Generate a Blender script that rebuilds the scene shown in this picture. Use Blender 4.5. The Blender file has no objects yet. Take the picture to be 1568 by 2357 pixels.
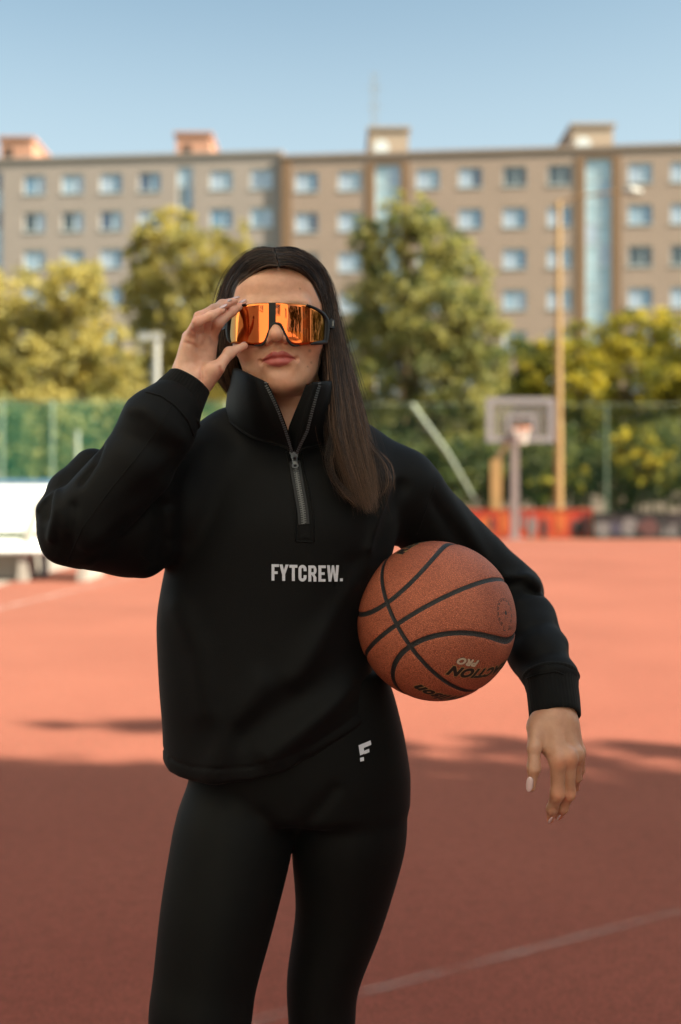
import bpy, bmesh, math, random
import numpy as np
from mathutils import Vector, Matrix, noise
from mathutils.bvhtree import BVHTree

random.seed(7)
RNG = np.random.default_rng(7)
SC = bpy.context.scene
COL = SC.collection

# ------------------------------------------------------------------ camera
CAMZ = 1.30
FPX = 2613.0            # focal length in units of a 1568 px wide picture
CX, HY = 784.0, 1141.0  # principal column, horizon row in the same units
cam_d = bpy.data.cameras.new("camera")
cam = bpy.data.objects.new("camera", cam_d)
COL.objects.link(cam)
cam.location = (0, 0, CAMZ)
cam.rotation_euler = (math.radians(90), 0, 0)
cam_d.sensor_fit = 'HORIZONTAL'
cam_d.sensor_width = 24.0
cam_d.lens = 24.0 * FPX / 1568.0
cam_d.shift_y = -37.5 / 1568.0
cam_d.clip_start = 0.05
cam_d.clip_end = 2000
cam_d.dof.use_dof = True
cam_d.dof.focus_distance = 1.60
cam_d.dof.aperture_fstop = 2.5
cam_d.dof.aperture_blades = 0
SC.camera = cam

# ------------------------------------------------------------------ light
SUN_EL = math.radians(38.0)
SUN_AZ = (0.95, -0.31)   # ground direction towards the sun: right, a little behind the viewer, grazing the flats
_n = math.hypot(*SUN_AZ)
SUN_DIR = Vector((SUN_AZ[0] / _n * math.cos(SUN_EL), SUN_AZ[1] / _n * math.cos(SUN_EL), math.sin(SUN_EL)))
world = bpy.data.worlds.new("World")
SC.world = world
world.use_nodes = True
wn = world.node_tree
for n in list(wn.nodes):
    wn.nodes.remove(n)
w_out = wn.nodes.new("ShaderNodeOutputWorld")
w_bg = wn.nodes.new("ShaderNodeBackground")
w_sky = wn.nodes.new("ShaderNodeTexSky")
w_sky.sky_type = 'NISHITA'
w_sky.sun_disc = False
w_sky.sun_elevation = SUN_EL
w_sky.sun_rotation = math.atan2(SUN_AZ[0], SUN_AZ[1])
w_sky.altitude = 300
w_sky.air_density = 1.15
w_sky.dust_density = 2.6
w_sky.ozone_density = 1.0
w_bg.inputs["Strength"].default_value = 0.076
w_tint = wn.nodes.new("ShaderNodeMix")
w_tint.data_type = 'RGBA'; w_tint.blend_type = 'MULTIPLY'
w_tint.inputs[0].default_value = 1.0
w_tint.inputs[7].default_value = (.95, .97, .82, 1)     # white balance of the picture
# pale haze low over the horizon, the same all round
w_tc = wn.nodes.new("ShaderNodeTexCoord"); w_sep = wn.nodes.new("ShaderNodeSeparateXYZ"); w_mr = wn.nodes.new("ShaderNodeMapRange"); w_hz = wn.nodes.new("ShaderNodeMix")
w_mr.interpolation_type = 'SMOOTHSTEP'
w_mr.inputs[1].default_value = .46; w_mr.inputs[2].default_value = .17; w_mr.inputs[3].default_value = 0.0; w_mr.inputs[4].default_value = .92
w_hz.data_type = 'RGBA'; w_hz.inputs[7].default_value = (2.85, 3.5, 4.65, 1)
wn.links.new(w_tc.outputs["Generated"], w_sep.inputs[0]); wn.links.new(w_sep.outputs[2], w_mr.inputs[0]); wn.links.new(w_mr.outputs[0], w_hz.inputs[0])
wn.links.new(w_sky.outputs[0], w_hz.inputs[6])
wn.links.new(w_hz.outputs[2], w_tint.inputs[6])
wn.links.new(w_tint.outputs[2], w_bg.inputs[0])
wn.links.new(w_bg.outputs[0], w_out.inputs[0])
sun_d = bpy.data.lights.new("sun", 'SUN')
sun_d.energy = 4.9
sun_d.angle = math.radians(0.5)
sun_d.color = (1.0, 0.93, 0.72)
sun = bpy.data.objects.new("sun", sun_d)
COL.objects.link(sun)
sun.location = SUN_DIR * 60
sun.rotation_euler = SUN_DIR.to_track_quat('Z', 'Y').to_euler()
SC.view_settings.view_transform = 'Standard'
SC.view_settings.look = 'None'
SC.view_settings.gamma = 1.0
SC.view_settings.use_curve_mapping = False
SC.view_settings.exposure = 1.62
SC.render.engine = 'CYCLES'
SC.cycles.max_bounces = 6
SC.cycles.diffuse_bounces = 3
SC.cycles.glossy_bounces = 3
SC.cycles.transmission_bounces = 4
SC.cycles.transparent_max_bounces = 12
SC.cycles.caustics_reflective = False
SC.cycles.caustics_refractive = False
SC.cycles.sample_clamp_indirect = 6.0


# ------------------------------------------------------------------ helpers
def P(px, py, Y):
    """Point that appears at picture position (px, py) (1568 wide) at distance Y."""
    return Vector(((px - CX) / FPX * Y, Y, CAMZ - (py - HY) / FPX * Y))


def PA(px, py, Y):
    return np.array([(px - CX) / FPX * Y, Y, CAMZ - (py - HY) / FPX * Y])


def tag(o, label=None, cat=None, group=None, kind=None):
    if label: o["label"] = label
    if cat: o["category"] = cat
    if group: o["group"] = group
    if kind: o["kind"] = kind
    return o


def empty(name, loc, label=None, cat=None, group=None):
    o = bpy.data.objects.new(name, None)
    o.empty_display_size = 0.1
    o.location = loc
    COL.objects.link(o)
    return tag(o, label, cat, group)


ROOT_LOC = {}


def put(name, data, mat=None, parent=None, loc=None):
    o = bpy.data.objects.new(name, data)
    COL.objects.link(o)
    if mat is not None:
        mats = mat if isinstance(mat, (list, tuple)) else [mat]
        if not data.materials:
            for m in mats:
                data.materials.append(m)
    if loc is not None:
        o.location = loc
    if parent is not None:
        o.parent = parent
        if parent.type == 'EMPTY' and loc is None:
            o.matrix_parent_inverse = Matrix.Translation(-Vector(parent.location))
    return o


class MB:
    """collects simple solids in one mesh"""
    def __init__(self):
        self.v = []; self.f = []; self.mi = []

    def add(self, vs, fs, mi=0):
        b = len(self.v)
        self.v += [tuple(x) for x in vs]
        self.f += [tuple(b + i for i in q) for q in fs]
        self.mi += [mi] * len(fs)
        return self

    def box(self, x0, x1, y0, y1, z0, z1, M=None, mi=0):
        vs = [Vector((x, y, z)) for z in (z0, z1) for y in (y0, y1) for x in (x0, x1)]
        if M is not None: vs = [M @ v for v in vs]
        return self.add(vs, [(0, 2, 3, 1), (4, 5, 7, 6), (0, 1, 5, 4), (2, 6, 7, 3), (0, 4, 6, 2), (1, 3, 7, 5)], mi)

    def bar(self, a, b, w, d, up=(0, 0, 1), mi=0):
        a = Vector(a); b = Vector(b); t = (b - a).normalized()
        u = Vector(up)
        if abs(t.dot(u)) > .95: u = Vector((0, 1, 0))
        s = t.cross(u).normalized(); u = s.cross(t).normalized()
        vs = [p + s * (w / 2 * i) + u * (d / 2 * j) for p in (a, b) for i, j in ((-1, -1), (1, -1), (1, 1), (-1, 1))]
        return self.add(vs, [(3, 2, 1, 0), (4, 5, 6, 7), (0, 1, 5, 4), (1, 2, 6, 5), (2, 3, 7, 6), (3, 0, 4, 7)], mi)

    def tube(self, pts, radii, n=10, caps=True, mi=0, squash=None):
        pts = [Vector(p) for p in pts]
        if not hasattr(radii, '__len__'): radii = [radii] * len(pts)
        rings = []
        prev = None
        for i, p in enumerate(pts):
            t = (pts[min(i + 1, len(pts) - 1)] - pts[max(i - 1, 0)]).normalized()
            if prev is None:
                u = Vector((0, 0, 1)) if abs(t.z) < .9 else Vector((0, 1, 0))
            else:
                u = prev
            s = t.cross(u).normalized(); u = s.cross(t).normalized(); prev = u
            r = radii[i]
            rings.append([p + s * (math.cos(k * 2 * math.pi / n) * r) + u * (math.sin(k * 2 * math.pi / n) * r) for k in range(n)])
        vs = [v for r in rings for v in r]
        fs = []
        for i in range(len(rings) - 1):
            for k in range(n):
                k2 = (k + 1) % n
                fs.append((i * n + k, i * n + k2, (i + 1) * n + k2, (i + 1) * n + k))
        if caps:
            fs.append(tuple(reversed(range(n))))
            fs.append(tuple((len(rings) - 1) * n + k for k in range(n)))
        return self.add(vs, fs, mi)

    def mesh(self, name, smooth=False):
        me = bpy.data.meshes.new(name)
        me.from_pydata(self.v, [], self.f)
        if any(self.mi):
            me.polygons.foreach_set("material_index", self.mi)
        if smooth: me.shade_smooth()
        me.update()
        return me

    def build(self, name, mat, parent=None, smooth=False):
        return put(name, self.mesh(name, smooth), mat, parent)


def np_mesh(name, V, F, smooth=True):
    """V (n,3), F (m,k) arrays"""
    me = bpy.data.meshes.new(name)
    F = np.ascontiguousarray(F, dtype=np.int32)
    m, k = F.shape
    me.vertices.add(len(V)); me.vertices.foreach_set("co", np.ascontiguousarray(V, dtype=np.float32).ravel())
    me.loops.add(m * k); me.loops.foreach_set("vertex_index", F.ravel())
    me.polygons.add(m)
    me.polygons.foreach_set("loop_start", np.arange(0, m * k, k, dtype=np.int32))
    me.update(calc_edges=True)
    me.validate()
    if smooth: me.shade_smooth()
    return me


# ---- materials
def mat_new(name):
    m = bpy.data.materials.new(name)
    m.use_nodes = True
    nt = m.node_tree
    b = nt.nodes["Principled BSDF"]
    return m, nt, b


def N(nt, typ, **kw):
    n = nt.nodes.new(typ)
    for k, v in kw.items():
        if k.startswith("i_"):
            key = k[2:]
            key = int(key) if key.isdigit() else key.replace("_", " ")
            n.inputs[key].default_value = v
        else:
            setattr(n, k, v)
    return n


def L(nt, a, b):
    nt.links.new(a, b)


def ramp(nt, fac, stops):
    r = nt.nodes.new("ShaderNodeValToRGB")
    el = r.color_ramp.elements
    while len(el) > 1: el.remove(el[-1])
    el[0].position = stops[0][0]; el[0].color = stops[0][1] + (1,) if len(stops[0][1]) == 3 else stops[0][1]
    for p, c in stops[1:]:
        e = el.new(p); e.color = c + (1,) if len(c) == 3 else c
    if fac is not None: L(nt, fac, r.inputs[0])
    return r


def simple_mat(name, color, rough=.6, metal=0, var=.12, scale=6.0, bump=0.0, bscale=60, spec=.5, coat=0):
    m, nt, b = mat_new(name)
    tc = N(nt, "ShaderNodeTexCoord")
    nz = N(nt, "ShaderNodeTexNoise", i_Scale=scale, i_Detail=5.0, i_Roughness=.6)
    L(nt, tc.outputs["Object"], nz.inputs["Vector"])
    lo = tuple(c * (1 - var) for c in color); hi = tuple(min(1, c * (1 + var)) for c in color)
    r = ramp(nt, nz.outputs["Fac"], [(.3, lo), (.7, hi)])
    L(nt, r.outputs[0], b.inputs["Base Color"])
    b.inputs["Roughness"].default_value = rough
    b.inputs["Metallic"].default_value = metal
    b.inputs["Specular IOR Level"].default_value = spec
    b.inputs["Coat Weight"].default_value = coat
    if bump:
        n2 = N(nt, "ShaderNodeTexNoise", i_Scale=bscale, i_Detail=4.0)
        L(nt, tc.outputs["Object"], n2.inputs["Vector"])
        bp = N(nt, "ShaderNodeBump", i_Strength=bump, i_Distance=.01)
        L(nt, n2.outputs["Fac"], bp.inputs["Height"])
        L(nt, bp.outputs[0], b.inputs["Normal"])
    return m


# ---- signed distance fields -> meshes (surface nets on sparse blocks)
def sd_ell(p, c, r):
    q = (p - np.asarray(c)) / np.asarray(r)
    k0 = np.linalg.norm(q, axis=1)
    k1 = np.linalg.norm(q / np.asarray(r), axis=1) + 1e-9
    return k0 * (k0 - 1) / k1


def seg_t(p, a, b):
    a = np.asarray(a, float); b = np.asarray(b, float)
    ba = b - a
    t = np.clip((p - a) @ ba / (ba @ ba), 0, 1)
    d = np.linalg.norm(p - a - t[:, None] * ba, axis=1)
    return t, d


def sd_cone(p, a, b, ra, rb):
    t, d = seg_t(p, a, b)
    return d - (ra + (rb - ra) * t)


def sd_chain(p, pts, radii, k=.01):
    d = None
    for i in range(len(pts) - 1):
        e = sd_cone(p, pts[i], pts[i + 1], radii[i], radii[i + 1])
        d = e if d is None else smin(d, e, k)
    return d


def spline_chain(pts, radii, n):
    """points and radii resampled along a smooth curve"""
    P_ = np.hstack([np.array(pts, float), np.array(radii, float)[:, None]])
    P_ = np.vstack([2 * P_[0] - P_[1], P_, 2 * P_[-1] - P_[-2]])
    m = len(P_) - 3; out = []
    for u in np.linspace(0, m - 1e-9, n):
        i = int(u); t = u - i
        a, b, c, d = P_[i], P_[i + 1], P_[i + 2], P_[i + 3]
        out.append(.5 * ((2 * b) + (c - a) * t + (2 * a - 5 * b + 4 * c - d) * t * t + (3 * b - a - 3 * c + d) * t ** 3))
    out = np.array(out)
    return list(out[:, :3]), list(out[:, 3])


def poly_dist(p, pts):
    d = None
    for i in range(len(pts) - 1):
        e = seg_t(p, pts[i], pts[i + 1])[1]
        d = e if d is None else np.minimum(d, e)
    return d


def smin(a, b, k):
    h = np.clip(.5 + .5 * (b - a) / k, 0, 1)
    return b + (a - b) * h - k * h * (1 - h)


def dense(ys, vals, n=240, s=5):
    """smooth table: piecewise linear, then rounded off"""
    ys = np.asarray(ys, float); vals = np.asarray(vals, float)
    o = np.argsort(ys); g = np.linspace(ys[o][0], ys[o][-1], n)
    v = np.interp(g, ys[o], vals[o])
    k = np.exp(-(np.arange(-3 * s, 3 * s + 1) / s) ** 2 / 2); k /= k.sum()
    w = np.convolve(np.pad(v, 3 * s, mode='reflect', reflect_type='odd'), k, 'valid')
    return g, w


def smax(a, b, k):
    return -smin(-a, -b, k)


def mesh_sdf(name, fn, lo, hi, h, B=8, slack=1.4, chunk=1200):
    lo = np.asarray(lo, float); hi = np.asarray(hi, float)
    nb = np.ceil((hi - lo) / (B * h)).astype(int)
    ii = np.stack(np.meshgrid(*[np.arange(n) for n in nb], indexing='ij'), -1).reshape(-1, 3)
    ctr = lo + (ii + .5) * (B * h)
    d = np.concatenate([fn(c) for c in np.array_split(ctr, max(1, len(ctr) // 200000))])
    act = ii[np.abs(d) < .87 * B * h * slack]
    co = np.stack(np.meshgrid(*[np.arange(B + 1)] * 3, indexing='ij'), -1).reshape(-1, 3)
    NX = nb * B + 2
    def key(g): return (g[:, 0] + 1) + (g[:, 1] + 1) * NX[0] + (g[:, 2] + 1) * NX[0] * NX[1]
    corners = np.array([(i, j, k) for i in (0, 1) for j in (0, 1) for k in (0, 1)])
    edges = [(a, b) for a in range(8) for b in range(a + 1, 8) if np.abs(corners[a] - corners[b]).sum() == 1]
    KS, VS, FL = [], [], []
    for s in range(0, len(act), chunk):
        blk = act[s:s + chunk]
        g = (blk[:, None, :] * B + co[None])
        v = fn((lo + g.reshape(-1, 3) * h)).reshape(len(blk), B + 1, B + 1, B + 1)
        cv = np.stack([v[:, i:B + i, j:B + j, k:B + k] for i, j, k in corners], -1)
        ins = cv < 0
        sm = ins.sum(-1)
        m = np.argwhere((sm > 0) & (sm < 8))
        if not len(m): continue
        c8 = cv[m[:, 0], m[:, 1], m[:, 2], m[:, 3]]
        in8 = c8 < 0
        gc = blk[m[:, 0]] * B + m[:, 1:]
        acc = np.zeros((len(m), 3)); cnt = np.zeros(len(m))
        for a, b in edges:
            x = in8[:, a] != in8[:, b]
            den = c8[:, a] - c8[:, b]
            t = np.where(x, c8[:, a] / np.where(np.abs(den) < 1e-12, 1, den), 0)
            acc += np.where(x[:, None], corners[a] + (corners[b] - corners[a]) * t[:, None], 0)
            cnt += x
        VS.append(lo + (gc + acc / cnt[:, None]) * h)
        KS.append(key(gc))
        FL.append(np.stack([in8[:, 0]] + [in8[:, 0] != in8[:, c] for c in (4, 2, 1)], 1))
    K = np.concatenate(KS); V = np.concatenate(VS); FL = np.concatenate(FL)
    o = np.argsort(K); K = K[o]; V = V[o]; FL = FL[o]
    st = np.array([1, NX[0], NX[0] * NX[1]])
    F = []
    for a in range(3):
        b, c = (a + 1) % 3, (a + 2) % 3
        sel = np.nonzero(FL[:, 1 + a])[0]
        q = [sel]
        ok = np.ones(len(sel), bool)
        for off in (st[b], st[b] + st[c], st[c]):
            kk = K[sel] - off
            j = np.clip(np.searchsorted(K, kk), 0, len(K) - 1)
            ok &= K[j] == kk
            q.append(j)
        q = np.stack(q, 1)[ok]
        fl = FL[sel, 0][ok]
        q[~fl] = q[~fl][:, ::-1]
        F.append(q)
    F = np.concatenate(F)
    for _ in range(2):   # settle on the true surface
        d0 = fn(V); e = h * .5
        G = np.stack([fn(V + np.eye(3)[i] * e) - d0 for i in range(3)], 1) / e
        g2 = (G * G).sum(1) + 1e-6
        V = V - np.clip(d0 / g2, -h, h)[:, None] * G * .8
    return np_mesh(name, V, F), V, F


def set_col(me, name, arr):
    at = me.color_attributes.new(name, 'FLOAT_COLOR', 'POINT')
    c = np.ones((len(arr), 4), np.float32); c[:, :3] = arr
    at.data.foreach_set("color", c.ravel())

# ================================================================== SETTING
def court_mat():
    m, nt, b = mat_new("court_rubber")
    tc = N(nt, "ShaderNodeTexCoord")
    n1 = N(nt, "ShaderNodeTexNoise", i_Scale=.35, i_Detail=6.0, i_Roughness=.62)
    n2 = N(nt, "ShaderNodeTexNoise", i_Scale=95.0, i_Detail=5.0, i_Roughness=.75)
    n3 = N(nt, "ShaderNodeTexNoise", i_Scale=20.0, i_Detail=7.0, i_Roughness=.72)
    for n in (n1, n2, n3): L(nt, tc.outputs["Object"], n.inputs["Vector"])
    r1 = ramp(nt, n1.outputs["Fac"], [(.3, (.188, .0320, .0250)), (.7, (.250, .0550, .0405))])
    r2 = ramp(nt, n2.outputs["Fac"], [(.30, (.40, .38, .38)), (.5, (1, 1, 1)), (.70, (1.5, 1.6, 1.65))])
    r3 = ramp(nt, n3.outputs["Fac"], [(.30, (.78, .73, .73)), (.5, (1, 1, 1)), (.72, (1.14, 1.20, 1.22))])
    a = N(nt, "ShaderNodeMix", data_type='RGBA', blend_type='MULTIPLY'); a.inputs[0].default_value = 1
    c = N(nt, "ShaderNodeMix", data_type='RGBA', blend_type='MULTIPLY'); c.inputs[0].default_value = 1
    L(nt, r1.outputs[0], a.inputs[6]); L(nt, r2.outputs[0], a.inputs[7])
    L(nt, a.outputs[2], c.inputs[6]); L(nt, r3.outputs[0], c.inputs[7])
    L(nt, c.outputs[2], b.inputs["Base Color"])
    b.inputs["Roughness"].default_value = .9
    b.inputs["Specular IOR Level"].default_value = .12
    b.inputs["Sheen Weight"].default_value = .135; b.inputs["Sheen Roughness"].default_value = .55; b.inputs["Sheen Tint"].default_value = (.80, .80, .52, 1)
    bp = N(nt, "ShaderNodeBump", i_Strength=.7, i_Distance=.004)
    L(nt, n2.outputs["Fac"], bp.inputs["Height"]); L(nt, bp.outputs[0], b.inputs["Normal"])
    return m


def line_mat(cover=.42):
    m, nt, b = mat_new("worn_line_paint")
    tc = N(nt, "ShaderNodeTexCoord")
    n1 = N(nt, "ShaderNodeTexNoise", i_Scale=75.0, i_Detail=6.0, i_Roughness=.75)
    n2 = N(nt, "ShaderNodeTexNoise", i_Scale=5.0, i_Detail=3.0)
    L(nt, tc.outputs["Object"], n1.inputs["Vector"]); L(nt, tc.outputs["Object"], n2.inputs["Vector"])
    mx = N(nt, "ShaderNodeMath", operation='ADD'); L(nt, n1.outputs[0], mx.inputs[0]); L(nt, n2.outputs[0], mx.inputs[1])
    b.inputs["Base Color"].default_value = (.48, .30, .26, 1); b.inputs["Roughness"].default_value = .8
    mr = N(nt, "ShaderNodeMapRange"); mr.inputs[1].default_value = .80; mr.inputs[2].default_value = 1.35; mr.inputs[3].default_value = 0.0; mr.inputs[4].default_value = cover
    L(nt, mx.outputs[0], mr.inputs[0])
    t = N(nt, "ShaderNodeBsdfTransparent"); ms = N(nt, "ShaderNodeMixShader")
    L(nt, mr.outputs[0], ms.inputs[0]); L(nt, t.outputs[0], ms.inputs[1]); L(nt, b.outputs[0], ms.inputs[2])
    L(nt, ms.outputs[0], nt.nodes["Material Output"].inputs[0])
    return m


def sheet(name, poly, z, mat, kind="structure", parent=None, label=None):
    me = bpy.data.meshes.new(name)
    me.from_pydata([(x, y, z) for x, y in poly], [], [tuple(range(len(poly)))])
    o = put(name, me, mat, parent)
    if parent is None: tag(o, kind=kind)
    return o


M_COURT = court_mat()
M_LINE = line_mat(.42)
M_LINE_FAR = line_mat(1.0)
M_GRASS = simple_mat("grass_ground", (.075, .085, .025), .9, var=.4, scale=.8, bump=.5, bscale=20)
M_GRAVEL = simple_mat("gravel_ground", (.34, .29, .25), .95, var=.3, scale=3, bump=.8, bscale=25)
M_ASPH = simple_mat("asphalt", (.16, .15, .14), .9, var=.2, scale=2)
sheet("ground", [(-400, -400), (400, -400), (400, 500), (-400, 500)], -.012, M_GRASS)
court = sheet("sports_court", [(-5.02, -5), (14.5, -5), (14.5, 33.9), (-4.9, 33.9)], 0.0, M_COURT)
sheet("gravel_verge", [(-14, -5), (-5.02, -5), (-4.9, 33.9), (-14, 33.9)], -.005, M_GRAVEL)


sheet("pavement", [(-60, -60), (14.5, -60), (14.5, -5), (-60, -5)], -.004, simple_mat("pale_paving", (.42, .38, .33), .9, var=.15, scale=2))


def court_line(pts, w, z=.004, mat=None):
    """thin painted stripe along two ground points"""
    a, b = [Vector((p[0], p[1])) for p in pts]
    t = (b - a).normalized(); s = Vector((-t.y, t.x)) * w / 2
    return sheet("court_line", [tuple(a - s), tuple(b - s), tuple(b + s), tuple(a + s)], z, mat or M_LINE, parent=court)


def gp(px, py):
    Y = FPX * CAMZ / (py - HY)
    return ((px - CX) / FPX * Y, Y)


court_line([gp(430, 2392), gp(1760, 2049)], .058)
court_line([(-4.45, 8.5), gp(345, 1317)], .12, .004, M_LINE_FAR)
court_line([(-4.6, 26.6), gp(1600, 1267)], .12, .008, M_LINE_FAR)
court_line([gp(120, 1391), gp(620, 1405)], .05, .012)

# ------------------------------------------------------------------ apartment blocks
M_WALL_L = simple_mat("render_greybeige", (.35, .285, .256), .9, var=.05, scale=.5)
M_WALL_R = simple_mat("render_tan", (.35, .253, .205), .9, var=.05, scale=.5)
M_TRIM = simple_mat("render_brown", (.225, .130, .075), .9, var=.06, scale=.5)
M_TERRA = simple_mat("render_terracotta", (.42, .22, .15), .9, var=.08, scale=1)
M_PALE = simple_mat("render_pale", (.36, .28, .215), .9, var=.05, scale=1)
M_FRAME = simple_mat("white_window_frame", (.55, .60, .62), .5, var=.03)
M_ROOF = simple_mat("roof_felt", (.12, .11, .10), .9)
M_METAL = simple_mat("grey_metal", (.35, .36, .37), .5, metal=.6)
M_HOLE = simple_mat("dark_recess", (.02, .016, .014), .9)
M_WHITE = simple_mat("white_paint", (.78, .78, .76), .5, var=.04)


def glass(name, color, rough=.08):
    m, nt, b = mat_new(name)
    tc = N(nt, "ShaderNodeTexCoord")
    nz = N(nt, "ShaderNodeTexNoise", i_Scale=1.3, i_Detail=2.0)
    L(nt, tc.outputs["Object"], nz.inputs["Vector"])
    r = ramp(nt, nz.outputs["Fac"], [(.35, tuple(c * .82 for c in color)), (.65, tuple(min(1, c * 1.15) for c in color))])
    L(nt, r.outputs[0], b.inputs["Base Color"])
    b.inputs["Roughness"].default_value = rough
    b.inputs["Specular IOR Level"].default_value = 1.0
    b.inputs["IOR"].default_value = 1.7
    return m


G_CURT = glass("pane_curtain_sky_tint", (.42, .49, .60))  # pale and blue pane colours hold both the curtain and the reflected sky
G_BLUE = glass("pane_blue", (.15, .27, .40))
G_PALE = glass("pane_pale", (.33, .44, .55))
G_DARK = glass("pane_dark", (.035, .05, .05), .3)
G_STAIR = glass("stair_glass", (.40, .53, .60))
G_NAVY = glass("pane_navy", (.05, .075, .13))

WIN = {}


def win_mesh(w, h, split):
    k = (round(w, 2), round(h, 2), split)
    if k in WIN: return WIN[k]
    m = MB(); t = .07
    m.box(-w / 2, w / 2, 0, .08, 0, t); m.box(-w / 2, w / 2, 0, .08, h - t, h)
    m.box(-w / 2, -w / 2 + t, 0, .08, t, h - t); m.box(w / 2 - t, w / 2, 0, .08, t, h - t)
    xs = -w / 2 + split * w
    m.box(xs - t / 2, xs + t / 2, 0, .078, t, h - t)
    m.box(-w / 2 - .06, w / 2 + .06, -.16, -.002, -.06, -.01)
    fr = m.mesh("window")
    p1 = MB().box(-w / 2 + t, xs - t / 2, .03, .05, t, h - t).mesh("pane")
    p2 = MB().box(xs + t / 2, w / 2 - t, .03, .05, t, h - t).mesh("pane")
    fr.materials.append(M_FRAME)
    WIN[k] = (fr, p1, p2)
    return WIN[k]


def pane_obj(me, mat, parent):
    o = bpy.data.objects.new("pane", me)
    if not me.materials: me.materials.append(mat)
    COL.objects.link(o); o.parent = parent
    o.material_slots[0].link = 'OBJECT'; o.material_slots[0].material = mat
    return o


def block(name, label, pa, pb, ztop, depth, wmat, cols, rows, storey, z_first, stairs, stair_w, ww, wh, seed, trims=()):
    """flat-fronted panel block: front runs from pa to pb (ground points)"""
    A = Vector((pa[0], pa[1], 0)); Bv = Vector((pb[0], pb[1], 0))
    ang = math.atan2(Bv.y - A.y, Bv.x - A.x)
    root = empty(name, A, label, "building", "apartment blocks beyond the court")
    root.rotation_euler.z = ang
    Lw = (Bv - A).length
    rnd = random.Random(seed)
    holes = []
    for c in cols:
        for r in range(rows):
            z0 = z_first - r * storey - wh / 2
            holes.append((c - ww / 2, c + ww / 2, z0, z0 + wh))
    szb = z_first - (rows + .3) * storey
    for s in stairs: holes.append((s - stair_w / 2, s + stair_w / 2, szb, z_first + wh / 2 + .35))
    xs = sorted({0, Lw} | {h[0] for h in holes} | {h[1] for h in holes})
    zs = sorted({0, ztop} | {h[2] for h in holes} | {h[3] for h in holes})
    xs = [x for x in xs if 0 <= x <= Lw]
    def inside(x, z): return any(h[0] < x < h[1] and h[2] < z < h[3] for h in holes)
    m = MB()
    for i in range(len(xs) - 1):
        j = 0
        while j < len(zs) - 1:
            cx = (xs[i] + xs[i + 1]) / 2
            if inside(cx, (zs[j] + zs[j + 1]) / 2): j += 1; continue
            k = j
            while k + 1 < len(zs) - 1 and not inside(cx, (zs[k + 1] + zs[k + 2]) / 2): k += 1
            m.add([(xs[i], 0, zs[j]), (xs[i + 1], 0, zs[j]), (xs[i + 1], 0, zs[k + 1]), (xs[i], 0, zs[k + 1])], [(0, 1, 2, 3)])
            j = k + 1
    R = .2
    for x0, x1, z0, z1 in holes:
        m.add([(x0, 0, z0), (x1, 0, z0), (x1, 0, z1), (x0, 0, z1), (x0, R, z0), (x1, R, z0), (x1, R, z1), (x0, R, z1)],
              [(0, 4, 5, 1), (1, 5, 6, 2), (2, 6, 7, 3), (3, 7, 4, 0)])
        m.add([(x0, R + .1, z0), (x1, R + .1, z0), (x1, R + .1, z1), (x0, R + .1, z1)], [(0, 1, 2, 3)])
    m.add([(0, 0, 0), (0, depth, 0), (0, depth, ztop), (0, 0, ztop)], [(0, 3, 2, 1)][::-1])
    m.add([(Lw, 0, 0), (Lw, depth, 0), (Lw, depth, ztop), (Lw, 0, ztop)], [(0, 1, 2, 3)])
    m.add([(0, depth, 0), (Lw, depth, 0), (Lw, depth, ztop), (0, depth, ztop)], [(3, 2, 1, 0)])
    w = m.mesh("wall"); w.materials.append(wmat)
    wo = bpy.data.objects.new("wall", w); COL.objects.link(wo); wo.parent = root
    rf = MB().box(-.12, Lw + .12, -.14, depth + .14, ztop + .003, ztop + .22).mesh("roof"); rf.materials.append(wmat)
    ro = bpy.data.objects.new("roof", rf); COL.objects.link(ro); ro.parent = root
    for ci, c in enumerate(cols):
        for r in range(rows):
            sp = .58
            fr, p1, p2 = win_mesh(ww, wh, sp)
            f = bpy.data.objects.new("window", fr); COL.objects.link(f); f.parent = root
            f.location = (c, R - .1, z_first - r * storey - wh / 2)
            q = rnd.random()
            if (name == "apartment_block" and False): pass
            if q < .12: ma, mb_ = G_DARK, G_DARK
            elif q < .50: ma, mb_ = G_CURT, G_BLUE
            elif q < .72: ma, mb_ = G_CURT, G_PALE
            elif q < .86: ma, mb_ = G_PALE, G_PALE
            else: ma, mb_ = G_BLUE, G_CURT
            key = (seed, ci, r)
            if key in WIN_OVR: ma, mb_ = WIN_OVR[key]
            pane_obj(p1, ma, f); pane_obj(p2, mb_, f)
    for s in stairs:
        z1 = z_first + wh / 2 + .35
        n = int((z1 - szb) / (storey / 2))
        hh = (z1 - szb) / n
        sf = MB()
        for i in range(n + 1): sf.box(-stair_w / 2, stair_w / 2, 0, .08, szb + i * hh - .04, szb + i * hh + .04)
        for x in (-stair_w / 2 + .03, 0, stair_w / 2 - .03):
            sf.box(x - .03, x + .03, .002, .078, szb, z1)
        me = sf.mesh("stair_window"); me.materials.append(M_FRAME)
        so = bpy.data.objects.new("stair_window", me); COL.objects.link(so); so.parent = root; so.location = (s, R - .09, 0)
        key = ("st", round(stair_w * 10))
        for i in range(n):
            for q in (0, 1):
                x0 = -stair_w / 2 + .06 if q == 0 else .03
                x1 = -.03 if q == 0 else stair_w / 2 - .06
                pm = MB().box(x0, x1, .03, .05, szb + i * hh + .04, szb + (i + 1) * hh - .04).mesh("pane")
                if wmat is M_WALL_L: mm = rnd.choice([G_NAVY, G_NAVY, G_BLUE, G_DARK, G_PALE])
                else: mm = rnd.choice([G_STAIR, G_STAIR, G_CURT, G_PALE])
                pm.materials.append(mm)
                po = bpy.data.objects.new("pane", pm); COL.objects.link(po); po.parent = so
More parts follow.
